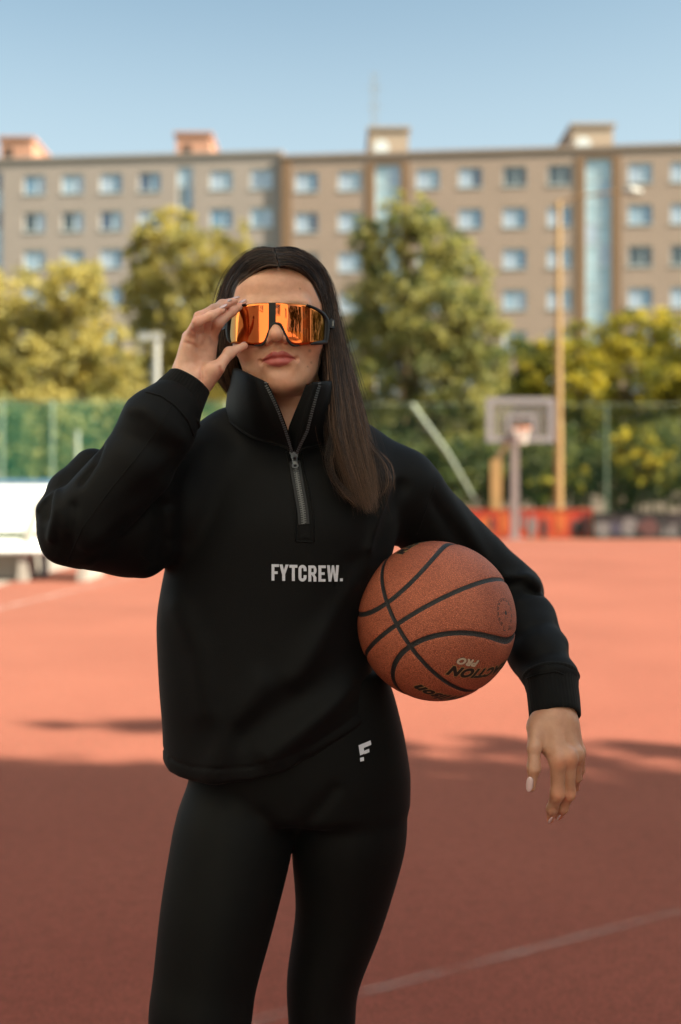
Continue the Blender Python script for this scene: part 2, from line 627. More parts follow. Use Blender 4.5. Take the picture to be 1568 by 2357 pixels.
    for x0, x1, z0, z1 in trims:
        tm = MB().box(x0, x1, -.06, -.003, z0, z1).mesh("trim"); tm.materials.append(M_TRIM)
        to = bpy.data.objects.new("trim", tm); COL.objects.link(to); to.parent = root
    return root, A, ang


def along(px, A, ang):
    """distance along a front where the sight line through column px meets it"""
    d = Vector(((px - CX) / FPX, 1)); u = Vector((math.cos(ang), math.sin(ang)))
    # A + s u = t d
    det = u.x * (-d.y) - (-d.x) * u.y
    s = ((-A.x) * (-d.y) - (-d.x) * (-A.y)) / det
    return s


def ground_at(px, Y): return ((px - CX) / FPX * Y, Y)


LA, LB = ground_at(-520, 84.0), ground_at(648, 80.6)
RA, RB = (LB[0] + .003, LB[1] - .25), ground_at(2350, 75.5)
angL = math.atan2(LB[1] - LA[1], LB[0] - LA[0]); angR = math.atan2(RB[1] - RA[1], RB[0] - RA[0])
VA_L, VA_R = Vector(LA), Vector(RA)
colsL = [along(p, VA_L, angL) for p in (-375, -285, -195, -98, 79, 167, 255, 344, 509, 602)]
colsR = [along(p, VA_R, angR) for p in (706, 805, 985, 1083, 1185, 1288, 1474, 1572, 1680, 1780)]
stL = [along(p, VA_L, angL) for p in (-12, 426)]
stR = [along(p, VA_R, angR) for p in (893, 1378, 1890)]
zL1 = CAMZ + (HY - 421) / FPX * 81.8
zR1 = CAMZ + (HY - 409) / FPX * 79.2
zrL = CAMZ + (HY - 367) / FPX * 82.0
zrR = CAMZ + (HY - 355) / FPX * 79.4
WIN_OVR = {(2, 4, 0): (G_DARK, G_DARK), (2, 5, 0): (G_DARK, G_DARK), (2, 6, 2): (G_DARK, G_DARK), (2, 7, 2): (G_DARK, G_DARK),
           (1, 4, 0): (G_BLUE, G_CURT), (1, 5, 0): (G_PALE, G_CURT), (1, 6, 0): (G_CURT, G_BLUE), (1, 7, 0): (G_NAVY, G_BLUE),
           (1, 8, 0): (G_CURT, G_PALE), (1, 9, 0): (G_CURT, G_CURT), (1, 4, 1): (G_DARK, G_CURT), (1, 5, 1): (G_DARK, G_CURT),
           (1, 6, 1): (G_NAVY, G_PALE), (1, 8, 1): (G_BLUE, G_BLUE), (1, 9, 1): (G_PALE, G_CURT), (1, 4, 2): (G_PALE, G_PALE), (1, 6, 2): (G_CURT, G_BLUE),
           (2, 0, 0): (G_CURT, G_BLUE), (2, 1, 0): (G_CURT, G_PALE), (2, 2, 0): (G_CURT, G_PALE), (2, 3, 0): (G_CURT, G_NAVY), (2, 0, 1): (G_CURT, G_NAVY),
           (2, 1, 1): (G_CURT, G_BLUE), (2, 3, 1): (G_CURT, G_BLUE), (2, 4, 1): (G_CURT, G_BLUE), (2, 5, 1): (G_CURT, G_BLUE), (2, 6, 0): (G_CURT, G_PALE),
           (2, 7, 0): (G_CURT, G_PALE), (2, 6, 1): (G_PALE, G_BLUE), (2, 7, 1): (G_CURT, G_BLUE), (2, 4, 2): (G_CURT, G_BLUE), (2, 5, 2): (G_CURT, G_PALE),
           (2, 4, 3): (G_PALE, G_CURT), (2, 5, 3): (G_CURT, G_PALE), (2, 6, 3): (G_CURT, G_BLUE), (2, 7, 3): (G_CURT, G_BLUE)}
block("apartment_block", "long grey-beige panel apartment block on the left with terracotta roof boxes", LA, LB, zrL, 12, M_WALL_L,
      colsL, 6, 2.72, zL1, stL, 1.12, 1.62, 1.36, 1)
trR = []
for s in stR:
    trR += [(s - 1.52, s - .92, 0, zrR - .45), (s + .92, s + 1.52, 0, zrR - .45), (s - .917, s + .917, zR1 + 1.1, zrR - .45)]
trR += [(.02, .72, 0, zrR - .02)]
block("apartment_block", "tan panel apartment block on the right with brown bands beside tall stair windows", RA, RB, zrR, 12, M_WALL_R,
      colsR, 6, 2.86, zR1, stR, 1.75, 1.62, 1.36, 2, trR)


def roof_box(px0, px1, pytop, Y, zbase, mat, hole, label, depth, hx, hy):
    x0, x1 = (px0 - CX) / FPX * Y, (px1 - CX) / FPX * Y
    zt = CAMZ + (HY - pytop) / FPX * Y
    r = empty("roof_penthouse", ((x0 + x1) / 2, Y, zbase), label, "rooftop box", "lift boxes on the roofs")
    MB().box(x0, x1, Y, Y + depth, zbase + .225, zt - .2).build("wall", mat, r)
    MB().box(x0 - .15, x1 + .15, Y - .15, Y + depth + .15, zt - .197, zt).build("roof", mat, r)
    c = P(hx, hy, Y)
    m = MB()
    if hole == 'dark':
        m.box(c.x - .28, c.x + .28, Y - .03, Y - .004, c.z - .4, c.z + .4)
        m.build("vent_opening", M_HOLE, r)
    else:
        vs = [(c.x + .55 * math.cos(i * math.pi / 10), Y - .03, c.z + .55 * math.sin(i * math.pi / 10)) for i in range(20)]
        m.add(vs + [(v[0], Y - .004, v[2]) for v in vs], [tuple(reversed(range(20)))] + [(i, (i + 1) % 20, 20 + (i + 1) % 20, 20 + i) for i in range(20)])
        m.build("round_vent", M_FRAME, r)


roof_box(0, 75, 314, 83.2, zrL, M_TERRA, 'dark', "terracotta roof box at the far left edge of the roofline", 7, 20, 352)
roof_box(405, 485, 304, 82.2, zrL, M_TERRA, 'dark', "terracotta roof box with dark opening on the grey-beige block", 7, 431, 346)
roof_box(851, 940, 292, 80.9, zrR, M_PALE, 'white', "beige roof box beside the thin antenna mast", 7, 878, 340)
roof_box(1318, 1412, 284, 79.4, zrR, M_PALE, 'white', "beige roof box above the right-hand stair windows", 9, 1343, 334)
am = empty("antenna_mast", P(862, 300, 84.0), "thin lattice antenna mast rising from the flat roof", "antenna")
p0 = P(862, 350, 84.0); top = P(862, 165, 84.0)
m = MB()
for dx, dy in ((-.22, 0), (.22, 0), (0, .38)):
    m.bar((p0.x + dx, p0.y + dy, zrR), (top.x + dx * .8, top.y + dy * .8, top.z), .06, .06)
m.build("mast_pole", M_METAL, am)
m = MB()
for i in range(12):
    z0 = zrR + (top.z - zrR) * i / 12; z1 = zrR + (top.z - zrR) * (i + 1) / 12
    s = 1 if i % 2 else -1
    m.bar((p0.x - .22 * s, p0.y, z0), (p0.x + .22 * s, p0.y, z1), .03, .03)
m.build("lattice_brace", M_METAL, am)
m = MB()
for z in (top.z - 1.2, top.z - 2.6): m.bar((p0.x - .6, p0.y, z), (p0.x + .6, p0.y, z), .05, .05)
m.build("antenna_arm", M_METAL, am)


# ------------------------------------------------------------------ trees
def leaf_mat(name, c_lo, c_mid, c_hi):
    m, nt, b = mat_new(name)
    at = N(nt, "ShaderNodeAttribute", attribute_name="tone")
    r = ramp(nt, at.outputs["Fac"], [(0, c_lo), (.5, c_mid), (1, c_hi)])
    L(nt, r.outputs[0], b.inputs["Base Color"])
    b.inputs["Roughness"].default_value = .6
    b.inputs["Specular IOR Level"].default_value = .25
    tr = N(nt, "ShaderNodeBsdfTranslucent")
    mul = N(nt, "ShaderNodeMix", data_type='RGBA', blend_type='MULTIPLY'); mul.inputs[0].default_value = 1
    mul.inputs[7].default_value = (1.25, 1.15, .7, 1)
    L(nt, r.outputs[0], mul.inputs[6]); L(nt, mul.outputs[2], tr.inputs["Color"])
    mx = N(nt, "ShaderNodeMixShader"); mx.inputs[0].default_value = .5
    out = nt.nodes["Material Output"]
    L(nt, b.outputs[0], mx.inputs[1]); L(nt, tr.outputs[0], mx.inputs[2]); L(nt, mx.outputs[0], out.inputs[0])
    return m


M_LEAF_OLIVE = leaf_mat("leaves_olive", (.065, .078, .028), (.235, .225, .085), (.50, .43, .15))
M_LEAF_GREEN = leaf_mat("leaves_green", (.022, .048, .021), (.108, .142, .060), (.37, .35, .135))
M_LEAF_YEL = leaf_mat("leaves_yellow_green", (.035, .060, .014), (.20, .20, .035), (.52, .43, .06))
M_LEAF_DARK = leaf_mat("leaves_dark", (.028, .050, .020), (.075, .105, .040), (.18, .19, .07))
M_BARK = simple_mat("bark", (.11, .085, .06), .95, var=.35, scale=8, bump=.6, bscale=18)


def leaves_mesh(name, blobs, n, size, rng, mat, tone_shift=0.0):
    """blobs: (centre, radii) ellipsoids, leaves crowd towards their skins and into clumps"""
    vol = np.array([(r[0] * r[1] * r[2]) ** (2 / 3) for c, r in blobs]); vol /= vol.sum()
    cs, nd, tn = [], [], []
    for (c, r), v in zip(blobs, vol):
        k = int(n * v)
        ncl = max(6, k // 26)
        d = rng.normal(size=(ncl, 3)); d /= np.linalg.norm(d, axis=1)[:, None]
        rad = rng.uniform(.15, 1.0, ncl) ** .45
        lump = 1 + .16 * np.sin(d[:, 0] * 5 + c[0]) * np.cos(d[:, 2] * 6 + c[2]) + rng.normal(0, .07, ncl)
        cc = d * (rad * lump)[:, None]
        ctone = np.clip(rng.normal(.42, .27, ncl), 0, 1)
        w = rng.integers(0, ncl, k)
        sp = rng.normal(0, .095, (k, 3))
        pts = (cc[w] + sp) * np.array(r) + np.array(c)
        cs.append(pts); tn.append(np.clip(ctone[w] + rng.normal(0, .12, k) + tone_shift, 0, 1))
        nn = d[w] * .6 + rng.normal(0, .8, (k, 3))
        nd.append(nn)
    C = np.concatenate(cs); T = np.concatenate(tn); Nn = np.concatenate(nd)
    Nn /= np.linalg.norm(Nn, axis=1)[:, None] + 1e-9
    k = len(C)
    a = rng.normal(size=(k, 3)); u = np.cross(Nn, a); u /= np.linalg.norm(u, axis=1)[:, None] + 1e-9
    w = np.cross(Nn, u)
    s = size * rng.uniform(.6, 1.3, k)[:, None]
    fold = Nn * s * .16
    V = np.stack([C - u * s * .5, C + w * s * .28 - fold, C + u * s * .5, C - w * s * .28 - fold], 1).reshape(-1, 3)
    F = np.arange(4 * k).reshape(-1, 4)
    F = np.concatenate([F[:, [0, 1, 2]], F[:, [0, 2, 3]]])
    me = np_mesh(name, V, F, smooth=False)
    at = me.attributes.new("tone", 'FLOAT', 'POINT')
    at.data.foreach_set("value", np.repeat(T, 4).astype(np.float32))
    me.materials.append(mat)
    return me


def tree(label, base, blobs, n, size, mat, seed, trunk_r=.22, name="tree", group="trees between the court and the flats", tone=0.0):
    rng = np.random.default_rng(seed)
    rd = random.Random(seed)
    root = empty(name, base, label, "tree", group)
    me = leaves_mesh("crown", blobs, n, size, rng, mat, tone)
    put("crown", me, None, root)
    m = MB()
    cz = max(c[2] for c, r in blobs)
    bx, by = base[0], base[1]
    mid = np.mean([np.array(c) for c, r in blobs], axis=0)
    topz = mid[2] + .35 * (cz - mid[2]) + .5
    tp = [(bx, by, -.05), (bx + .1 * trunk_r, by, topz * .25), (bx * .6 + mid[0] * .4, by, topz * .6), (mid[0], mid[1], topz)]
    m.tube(tp, [trunk_r * 1.35, trunk_r, trunk_r * .75, trunk_r * .35], 10)
    m.build("trunk", M_BARK, root, True)
    m = MB()
    for c, r in blobs:
        z0 = topz * rd.uniform(.3, .75)
        s = Vector((bx * (1 - .4 * z0 / topz) + mid[0] * .4 * z0 / topz, by, z0))
        e = Vector(c)
        md = (s + e) / 2 + Vector((rd.uniform(-.3, .3), rd.uniform(-.3, .3), .3))
        m.tube([s, md, e], [trunk_r * .42, trunk_r * .28, trunk_r * .1], 7)
        for q in range(3):
            d = Vector((rd.uniform(-1, 1), rd.uniform(-1, 1), rd.uniform(-.2, 1))).normalized()
            m.tube([md.lerp(e, .5), e + Vector((d.x * r[0], d.y * r[1], d.z * r[2])) * .8], [trunk_r * .16, trunk_r * .05], 5)
    m.build("limb", M_BARK, root, True)
    return root


def pxblobs(lst, Y, rng_seed, dy=.9):
    rd = random.Random(rng_seed)
    out = []
    for px, py, rx, ry in lst:
        y = Y + rd.uniform(-1.2, 1.2)
        c = P(px, py, y)
        out.append(((c.x, c.y, c.z), (rx / FPX * Y, (rx + ry) / 2 / FPX * Y * dy, ry / FPX * Y)))
    return out


tree("broad olive-yellow tree at the left edge, lower than the one beside it", P(110, 1141 + 2613 * 1.3 / 46, 46),
     pxblobs([(170, 660, 85, 75), (60, 740, 120, 110), (185, 770, 95, 110), (-40, 720, 100, 100), (250, 830, 70, 90), (90, 850, 150, 100), (-120, 820, 110, 110), (210, 900, 110, 80), (40, 930, 150, 80), (-90, 930, 110, 80)], 46, 1),
     20000, .27, M_LEAF_OLIVE, 11, tone=.46)
tree("tall olive-yellow tree left of the woman's head with a forked top", P(425, 1141 + 2613 * 1.3 / 53, 53),
     pxblobs([(375, 535, 75, 72), (335, 590, 58, 60), (440, 585, 80, 75), (525, 575, 48, 60), (330, 680, 65, 85), (420, 690, 105, 110), (520, 680, 70, 100), (470, 790, 120, 100), (360, 810, 95, 90), (580, 780, 70, 110), (400, 900, 150, 80), (540, 900, 120, 80)], 53, 2),
     21000, .28, M_LEAF_OLIVE, 12, tone=.46)
tree("big rounded green tree right of the woman's head, tallest of the trees", P(950, 1141 + 2613 * 1.3 / 43, 43),
     pxblobs([(935, 505, 66, 60), (870, 575, 70, 75), (985, 560, 80, 80), (1050, 650, 88, 90), (890, 700, 110, 110), (1000, 730, 115, 110), (1090, 760, 75, 95), (840, 800, 95, 110), (950, 860, 150, 120), (1090, 880, 95, 95), (960, 1000, 180, 110), (830, 1000, 125, 120), (1085, 1010, 95, 110)], 43, 3),
     30000, .235, M_LEAF_GREEN, 13, tone=.38)
tree("yellow-green tree behind the basketball hoop at the right edge", P(1450, 1141 + 2613 * 1.3 / 49, 49),
     pxblobs([(1475, 770, 90, 60), (1370, 805, 95, 70), (1560, 800, 85, 80), (1640, 860, 100, 90), (1290, 880, 110, 90), (1450, 880, 140, 90), (1580, 930, 110, 90), (1440, 1000, 170, 90), (1320, 1010, 120, 90), (1260, 820, 55, 50), (1560, 1030, 130, 80)], 49, 4),
     26000, .26, M_LEAF_YEL, 14, tone=.2)
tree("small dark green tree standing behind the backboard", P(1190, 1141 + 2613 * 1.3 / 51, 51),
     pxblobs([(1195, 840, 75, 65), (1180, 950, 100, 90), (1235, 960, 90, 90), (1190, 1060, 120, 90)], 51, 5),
     13000, .30, M_LEAF_DARK, 15, tone=.2, trunk_r=.15)


def shrub(label, lst, Y, n, size, mat, seed, name="hedge", cat="hedge", tone=0.0, group=None):
    bl = pxblobs(lst, Y, seed)
    c0 = bl[len(bl) // 2][0]
    root = empty(name, (c0[0], Y, 0), label, cat, group)
    put("foliage", leaves_mesh("foliage", bl, n, size, np.random.default_rng(seed), mat, tone), None, root)
    m = MB(); rd = random.Random(seed)
    for c, r in bl:
        for q in range(3):
            x = c[0] + rd.uniform(-.5, .5) * r[0]; y = c[1] + rd.uniform(-.4, .4) * r[1]
            m.tube([(x, y, -.05), (x + rd.uniform(-.2, .2), y, c[2] * .6), (x + rd.uniform(-.5, .5), y, c[2] + r[2] * .5)], [.05, .035, .012], 6)
    m.build("stem", M_BARK, root, True)


shrub("dense green hedge behind the netting on the left", [(-60, 1010, 120, 110), (90, 1030, 130, 100), (240, 1020, 130, 105), (390, 1030, 120, 100), (520, 1040, 110, 100), (640, 1040, 110, 95)], 40, 18000, .28, M_LEAF_GREEN, 31, tone=.34)
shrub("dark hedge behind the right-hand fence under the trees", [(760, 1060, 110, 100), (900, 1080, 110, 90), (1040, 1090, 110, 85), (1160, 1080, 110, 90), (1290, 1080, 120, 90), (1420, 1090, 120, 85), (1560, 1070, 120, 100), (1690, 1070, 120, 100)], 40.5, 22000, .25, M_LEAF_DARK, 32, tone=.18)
shrub("pale yellow rounded bush right of the yellow pole", [(1465, 1045, 62, 60), (1500, 1085, 60, 55)], 38.3, 2600, .22, M_LEAF_YEL, 33, "bush", "bush", tone=.2)
shrub("bright green low bush between the hoop pole and the yellow pole", [(1255, 1125, 50, 36), (1330, 1110, 40, 34)], 38.2, 1800, .2, M_LEAF_YEL, 34, "bush", "bush", tone=-.05)

# ------------------------------------------------------------------ fences
def net_mat(name, col, open_):
    m, nt, b = mat_new(name)
    tc = N(nt, "ShaderNodeTexCoord")
    nz = N(nt, "ShaderNodeTexNoise", i_Scale=1.6, i_Detail=4.0)
    L(nt, tc.outputs["Object"], nz.inputs["Vector"])
    r = ramp(nt, nz.outputs["Fac"], [(.3, tuple(c * .8 for c in col)), (.7, tuple(c * 1.2 for c in col))])
    L(nt, r.outputs[0], b.inputs["Base Color"]); b.inputs["Roughness"].default_value = .7
    tl = N(nt, "ShaderNodeBsdfTranslucent"); L(nt, r.outputs[0], tl.inputs[0])
    ms = N(nt, "ShaderNodeMixShader"); ms.inputs[0].default_value = .5
    L(nt, b.outputs[0], ms.inputs[1]); L(nt, tl.outputs[0], ms.inputs[2])
    t = N(nt, "ShaderNodeBsdfTransparent")
    mr = N(nt, "ShaderNodeMapRange"); mr.inputs[3].default_value = open_ - .1; mr.inputs[4].default_value = open_ + .1
    L(nt, nz.outputs["Fac"], mr.inputs[0])
    mx = N(nt, "ShaderNodeMixShader"); L(nt, mr.outputs[0], mx.inputs[0])
    L(nt, ms.outputs[0], mx.inputs[1]); L(nt, t.outputs[0], mx.inputs[2])
    L(nt, mx.outputs[0], nt.nodes["Material Output"].inputs[0])
    return m


M_NET_L = net_mat("green_windbreak_net", (.07, .34, .22), .70)
M_NET_R = net_mat("green_wire_mesh", (.03, .10, .06), .88)
M_POST = simple_mat("pale_green_post", (.26, .31, .25), .6, var=.08)


M_POSTD = simple_mat("dark_green_post", (.12, .17, .12), .6, var=.08)


def fence(label, x0, x1, Y, h, posts, net, bays, pr=.055, pm=None):
    r = empty("fence", ((x0 + x1) / 2, Y, 0), label, "fence", "net fences at the end of the court")
    for px in posts:
        x = (px - CX) / FPX * Y
        m = MB().tube([(x, Y, -.02), (x, Y, h + .03)], pr, 10)
        m.build("post", pm or M_POST, r, False)
    xs = [x0 + (x1 - x0) * i / bays for i in range(bays + 1)]
    for i in range(bays):
        m = MB()
        nx = 8
        for k in range(nx):
            xa = xs[i] + (xs[i + 1] - xs[i]) * k / nx; xb = xs[i] + (xs[i + 1] - xs[i]) * (k + 1) / nx
            ya = Y - .07 + .04 * math.sin(xa * 3.1); yb = Y - .07 + .04 * math.sin(xb * 3.1)
            m.add([(xa, ya, .03), (xb, yb, .03), (xb, yb, h), (xa, ya, h)], [(0, 1, 2, 3)])
        m.build("netting", net, r)
    m = MB()
    m.tube([(x0, Y, h + .02), (x1, Y, h + .02)], .009, 8)
    m.build("top_rail", M_POST, r)
    return r


YF = 36.0
fence("bright green windbreak net fence left of the woman", -12.6, -3.0, YF, CAMZ + (HY - 926) / FPX * YF, (-128, 5, 120, 523), M_NET_L, 4)
fence("dark see-through mesh fence behind the basketball hoop", -2.9, 13.4, YF, CAMZ + (HY - 932) / FPX * YF, (700, 1396, 1720), M_NET_R, 6, .04, M_POSTD)
m = MB()
m.tube([P(948, 930, 35.4), P(1030, 1042, 35.4), P(1102, 1165, 35.4)], [.07, .06, .035], 10)
tag(m.build("leaning_post", M_POST), "pale green post leaning diagonally against the mesh fence", "post")
m = MB()
m.tube([P(178, 991, 34.6), P(178, 991, 34.6) - Vector((0, 0, P(178, 991, 34.6).z + .02))], .07, 10)
tag(m.build("post", M_POST), "short pale green post standing just in front of the green net", "post")

# ------------------------------------------------------------------ painted low walls
def mural_mat(name, stops, scale):
    m, nt, b = mat_new(name)
    tc = N(nt, "ShaderNodeTexCoord")
    nz = N(nt, "ShaderNodeTexNoise", i_Scale=scale, i_Detail=2.5, i_Roughness=.5)
    L(nt, tc.outputs["Object"], nz.inputs["Vector"])
    r = ramp(nt, nz.outputs["Fac"], stops)
    L(nt, r.outputs[0], b.inputs["Base Color"]); b.inputs["Roughness"].default_value = .75
    return m


M_MUR_R = mural_mat("mural_red", [(.3, (.36, .025, .010)), (.5, (.42, .042, .012)), (.7, (.44, .085, .016))], 1.2)
M_MUR_D = mural_mat("mural_black", [(.35, (.012, .010, .012)), (.6, (.03, .022, .026)), (.75, (.10, .05, .05))], 1.4)
M_SP_GREY = simple_mat("spray_grey", (.15, .13, .135), .7, var=.2)
M_SP_BLACK = simple_mat("spray_black", (.02, .018, .02), .7)
M_SP_ORANGE = simple_mat("spray_orange", (.44, .095, .018), .7, var=.2)
M_SP_PURP = simple_mat("spray_purple", (.05, .04, .07), .7)
M_SP_MAROON = simple_mat("spray_maroon", (.09, .03, .03), .7)


def blotch(m, cx, cz, rx, rz, y, rd, n=12):
    vs = []
    for i in range(n):
        a = i * 2 * math.pi / n; k = rd.uniform(.72, 1.15)
        vs.append((cx + rx * k * math.cos(a), y, cz + rz * k * math.sin(a)))
    bk = [(v[0], y + .006, v[2]) for v in vs]
    m.add(vs + bk, [tuple(reversed(range(n)))] + [(i, n + i, n + (i + 1) % n, (i + 1) % n) for i in range(n)])


def low_wall(label, px0, px1, pyt, Y, mat, marks, seed):
    x0, x1 = (px0 - CX) / FPX * Y, (px1 - CX) / FPX * Y
    zt = CAMZ + (HY - pyt) / FPX * Y
    r = empty("low_wall", ((x0 + x1) / 2, Y, 0), label, "wall", "spray-painted low walls behind the court")
    rd = random.Random(seed)
    n = max(2, round((x1 - x0) / 2.0))
    for i in range(n):
        a = x0 + (x1 - x0) * i / n; b = x0 + (x1 - x0) * (i + 1) / n
        MB().box(a + .012, b - .012, Y, Y + .16, 0, zt - .055 + .004 * (i % 2)).build("panel", mat, r)
    MB().box(x0 - .03, x1 + .03, Y - .03, Y + .19, zt - .048, zt).build("coping", mat, r)
    for mt, px, py, rx, ry in marks:
        c = P(px, py, Y)
        m = MB(); blotch(m, c.x, c.z, rx / FPX * Y, ry / FPX * Y, Y - .012 - rd.uniform(0, .004), rd)
        m.build("painted_mark", mt, r)
    return r


low_wall("red and orange graffiti wall behind the hoop pole", 700, 1366, 1172, 34.6, M_MUR_R,
         [(M_SP_ORANGE, 1115, 1212, 22, 26), (M_SP_BLACK, 1132, 1210, 7, 22), (M_SP_GREY, 1226, 1214, 11, 26), (M_SP_BLACK, 1252, 1214, 8, 26), (M_SP_BLACK, 1335, 1217, 12, 20),
          (M_SP_GREY, 1355, 1212, 6, 28), (M_SP_ORANGE, 1290, 1205, 14, 24), (M_SP_MAROON, 1322, 1216, 9, 20), (M_SP_ORANGE, 1160, 1205, 10, 30), (M_SP_GREY, 1205, 1200, 5, 20), (M_SP_BLACK, 1343, 1195, 5, 16)], 3)
low_wall("black graffiti wall with grey lettering at the right edge", 1368, 1720, 1181, 34.4, M_MUR_D,
         [(M_SP_GREY, 1390, 1218, 20, 22), (M_SP_GREY, 1448, 1212, 20, 20), (M_SP_PURP, 1418, 1215, 14, 18), (M_SP_MAROON, 1492, 1215, 26, 24), (M_SP_BLACK, 1492, 1213, 14, 8), (M_SP_GREY, 1548, 1222, 12, 16), (M_SP_GREY, 1530, 1226, 6, 12)], 4)

# ------------------------------------------------------------------ hoop, poles, lamps
M_MAUVE = simple_mat("faded_grey_steel", (.24, .20, .20), .55, var=.08)
M_BOARDFR = simple_mat("backboard_frame", (.25, .235, .255), .5, var=.06)
M_RIM = simple_mat("orange_rim", (.62, .20, .08), .45)
M_NETW = simple_mat("white_net_cord", (.72, .66, .62), .8)
M_YEL = simple_mat("ochre_paint", (.36, .22, .09), .55, var=.1, scale=2)
M_BROWN = simple_mat("brown_steel", (.20, .12, .06), .7)
M_GALV = simple_mat("pale_lamp_post", (.36, .35, .335), .5, var=.05)


def acrylic():
    m, nt, b = mat_new("backboard_acrylic")
    b.inputs["Base Color"].default_value = (.24, .22, .21, 1)
    b.inputs["Roughness"].default_value = .2
    b.inputs["Alpha"].default_value = .38
    return m


YH = 33.0
hoop = empty("basketball_hoop", P(1185, HY + FPX * CAMZ / (YH + .9), YH + .9), "grey basketball hoop with framed backboard and orange rim", "basketball hoop")
bx = P(1185, 1100, YH + .9).x
MB().box(bx - .11, bx + .11, YH + .8, YH + 1.02, 0, P(0, 985, YH + .9).z).build("pole", M_MAUVE, hoop)
MB().box(bx - .28, bx + .28, YH + .62, YH + 1.2, 0.0, .03).build("base_plate", M_MAUVE, hoop)
a = P(1120, 915, YH); c = P(1277, 1018, YH)
m = MB(); t = .17
m.box(a.x, c.x, YH, YH + .06, a.z - t, a.z); m.box(a.x, c.x, YH, YH + .06, c.z, c.z + t * .95)
m.box(a.x, a.x + t, YH + .002, YH + .058, c.z + t * .95, a.z - t); m.box(c.x - t, c.x, YH + .002, YH + .058, c.z + t * .95, a.z - t)
m.build("backboard_frame", M_BOARDFR, hoop)
MB().box(a.x + t, c.x - t, YH + .025, YH + .04, c.z + t * .95, a.z - t).build("backboard_panel", acrylic(), hoop)
i0 = P(1166, 954, YH); i1 = P(1233, 1016, YH)
m = MB(); t = .11
m.box(i0.x, i1.x, YH - .006, YH + .02, i0.z - t, i0.z); m.box(i0.x, i0.x + t, YH - .008, YH + .018, i1.z + .2, i0.z - t); m.box(i1.x - t, i1.x, YH - .008, YH + .018, i1.z + .2, i0.z - t)
m.build("target_square", M_BOARDFR, hoop)
rc = P(1201, 986, YH - .4)
m = MB()
m.tube([rc + Vector((.235 * math.cos(q), .235 * math.sin(q), 0)) for q in np.linspace(0, 2 * math.pi, 25)], .03, 8, False)
m.box(rc.x - .12, rc.x + .12, rc.y + .22, YH - .01, rc.z - .13, rc.z + .02)
m.build("rim", M_RIM, hoop, False)
m = MB()
for k in range(12):
    for s in (1, -1):
        pts = []
        for j in range(6):
            q = (k + s * j * .5) * math.pi / 6; rr = .23 - .10 * (j / 5) ** .8
            pts.append(rc + Vector((rr * math.cos(q), rr * math.sin(q), -.44 * j / 5)))
        m.tube(pts, .012, 5)
m.build("net", M_NETW, hoop)
m = MB()
m.bar((bx, YH + .85, rc.z + .1), (bx, YH + .07, rc.z + .35), .12, .12); m.bar((bx, YH + .85, rc.z - .3), (bx, YH + .07, rc.z - .02), .1, .1)
m.build("support_arm", M_MAUVE, hoop)

YP = 35.1
yp = empty("lamp_post", (P(1286, 1141, YP).x, YP, 0), "tall ochre lamp post with a long side arm, right of the hoop", "lamp post")
x = P(1286, 1141, YP).x; zt = P(0, 462, YP).z
MB().tube([(x, YP, -.02), (x, YP, zt * .34), (x, YP, zt * .345), (x, YP, zt)], [.135, .13, .115, .085], 14).build("pole", M_YEL, yp, False)
h = P(1452, 440, YP)
MB().tube([(x, YP, zt - .05), (x + .5, YP, zt + .12), (h.x - .1, YP, h.z + .02)], [.05, .045, .035], 10).build("lamp_arm", M_BROWN, yp)
m = MB(); m.tube([(h.x - .25, YP, h.z + .02), (h.x, YP, h.z), (h.x + .35, YP, h.z - .03)], [.06, .17, .08], 10); m.build("lamp_head", M_GALV, yp)
o = empty("goal_post", (P(1142, 1141, 35.3).x, 35.3, 0), "short ochre post with a brown brace left of the hoop pole", "post")
x = P(1142, 1141, 35.3).x
MB().box(x - .17, x + .17, 35.2, 35.42, 0, P(0, 1058, 35.3).z).build("pole", M_YEL, o)
m = MB(); m.bar((x, 35.3, P(0, 1060, 35.3).z), (P(1172, 1035, 35.3).x, 35.3, P(0, 1015, 35.3).z), .16, .14); m.build("brace", M_BROWN, o)
YL = 44.0
o = empty("street_lamp", (P(359, 1141, YL).x, YL, 0), "pale street lamp with a short bent head behind the green net", "street lamp")
x = P(359, 1141, YL).x; zt = P(0, 772, YL).z
MB().tube([(x, YL, -.02), (x, YL, zt)], [.19, .14], 12).build("pole", M_GALV, o)
m = MB(); m.bar((x + .19, YL, zt - .02), (P(321, 0, YL).x, YL, zt - .1), .34, .26); m.build("lamp_head", M_GALV, o)

# ------------------------------------------------------------------ white bleacher on the left
M_BENCH = simple_mat("white_bench_boards", (.80, .80, .79), .45, var=.03, scale=2)
M_CONC = simple_mat("bench_concrete", (.30, .27, .245), .9, var=.18, scale=4, bump=.4, bscale=30)
M_BLUE = simple_mat("blue_edge_strip", (.10, .22, .38), .5)
YB = 17.6
o = empty("bleacher_bench", (-5.6, YB + .4, 0), "white slatted bleacher bench on concrete feet at the court edge", "bench")
x0, x1 = -8.2, P(190, 1200, YB).x
def zpy(py, Y): return CAMZ - (py - HY) / FPX * Y
def slab(x0, x1, ya, za, yb, zb, th, nm, mat):
    nv = Vector((0, -(zb - za), yb - ya)).normalized() * th
    vs = []
    for x in (x0, x1):
        for (y, z) in ((ya, za), (yb, zb)):
            vs += [(x, y, z), (x, y - nv.y, z - nv.z)]
    f = [(0, 4, 6, 2), (1, 3, 7, 5), (0, 1, 5, 4), (2, 6, 7, 3), (0, 2, 3, 1), (4, 5, 7, 6)]
    MB().add(vs, f).build(nm, mat, o)
slab(x0, x1, YB + .62, zpy(1165, YB + .6), YB + .95, zpy(1113, YB + .95), .04, "board", M_BENCH)
slab(x0, x1 + .03, YB + .18, zpy(1222, YB + .2), YB + .56, zpy(1170, YB + .55), .04, "board", M_BENCH)
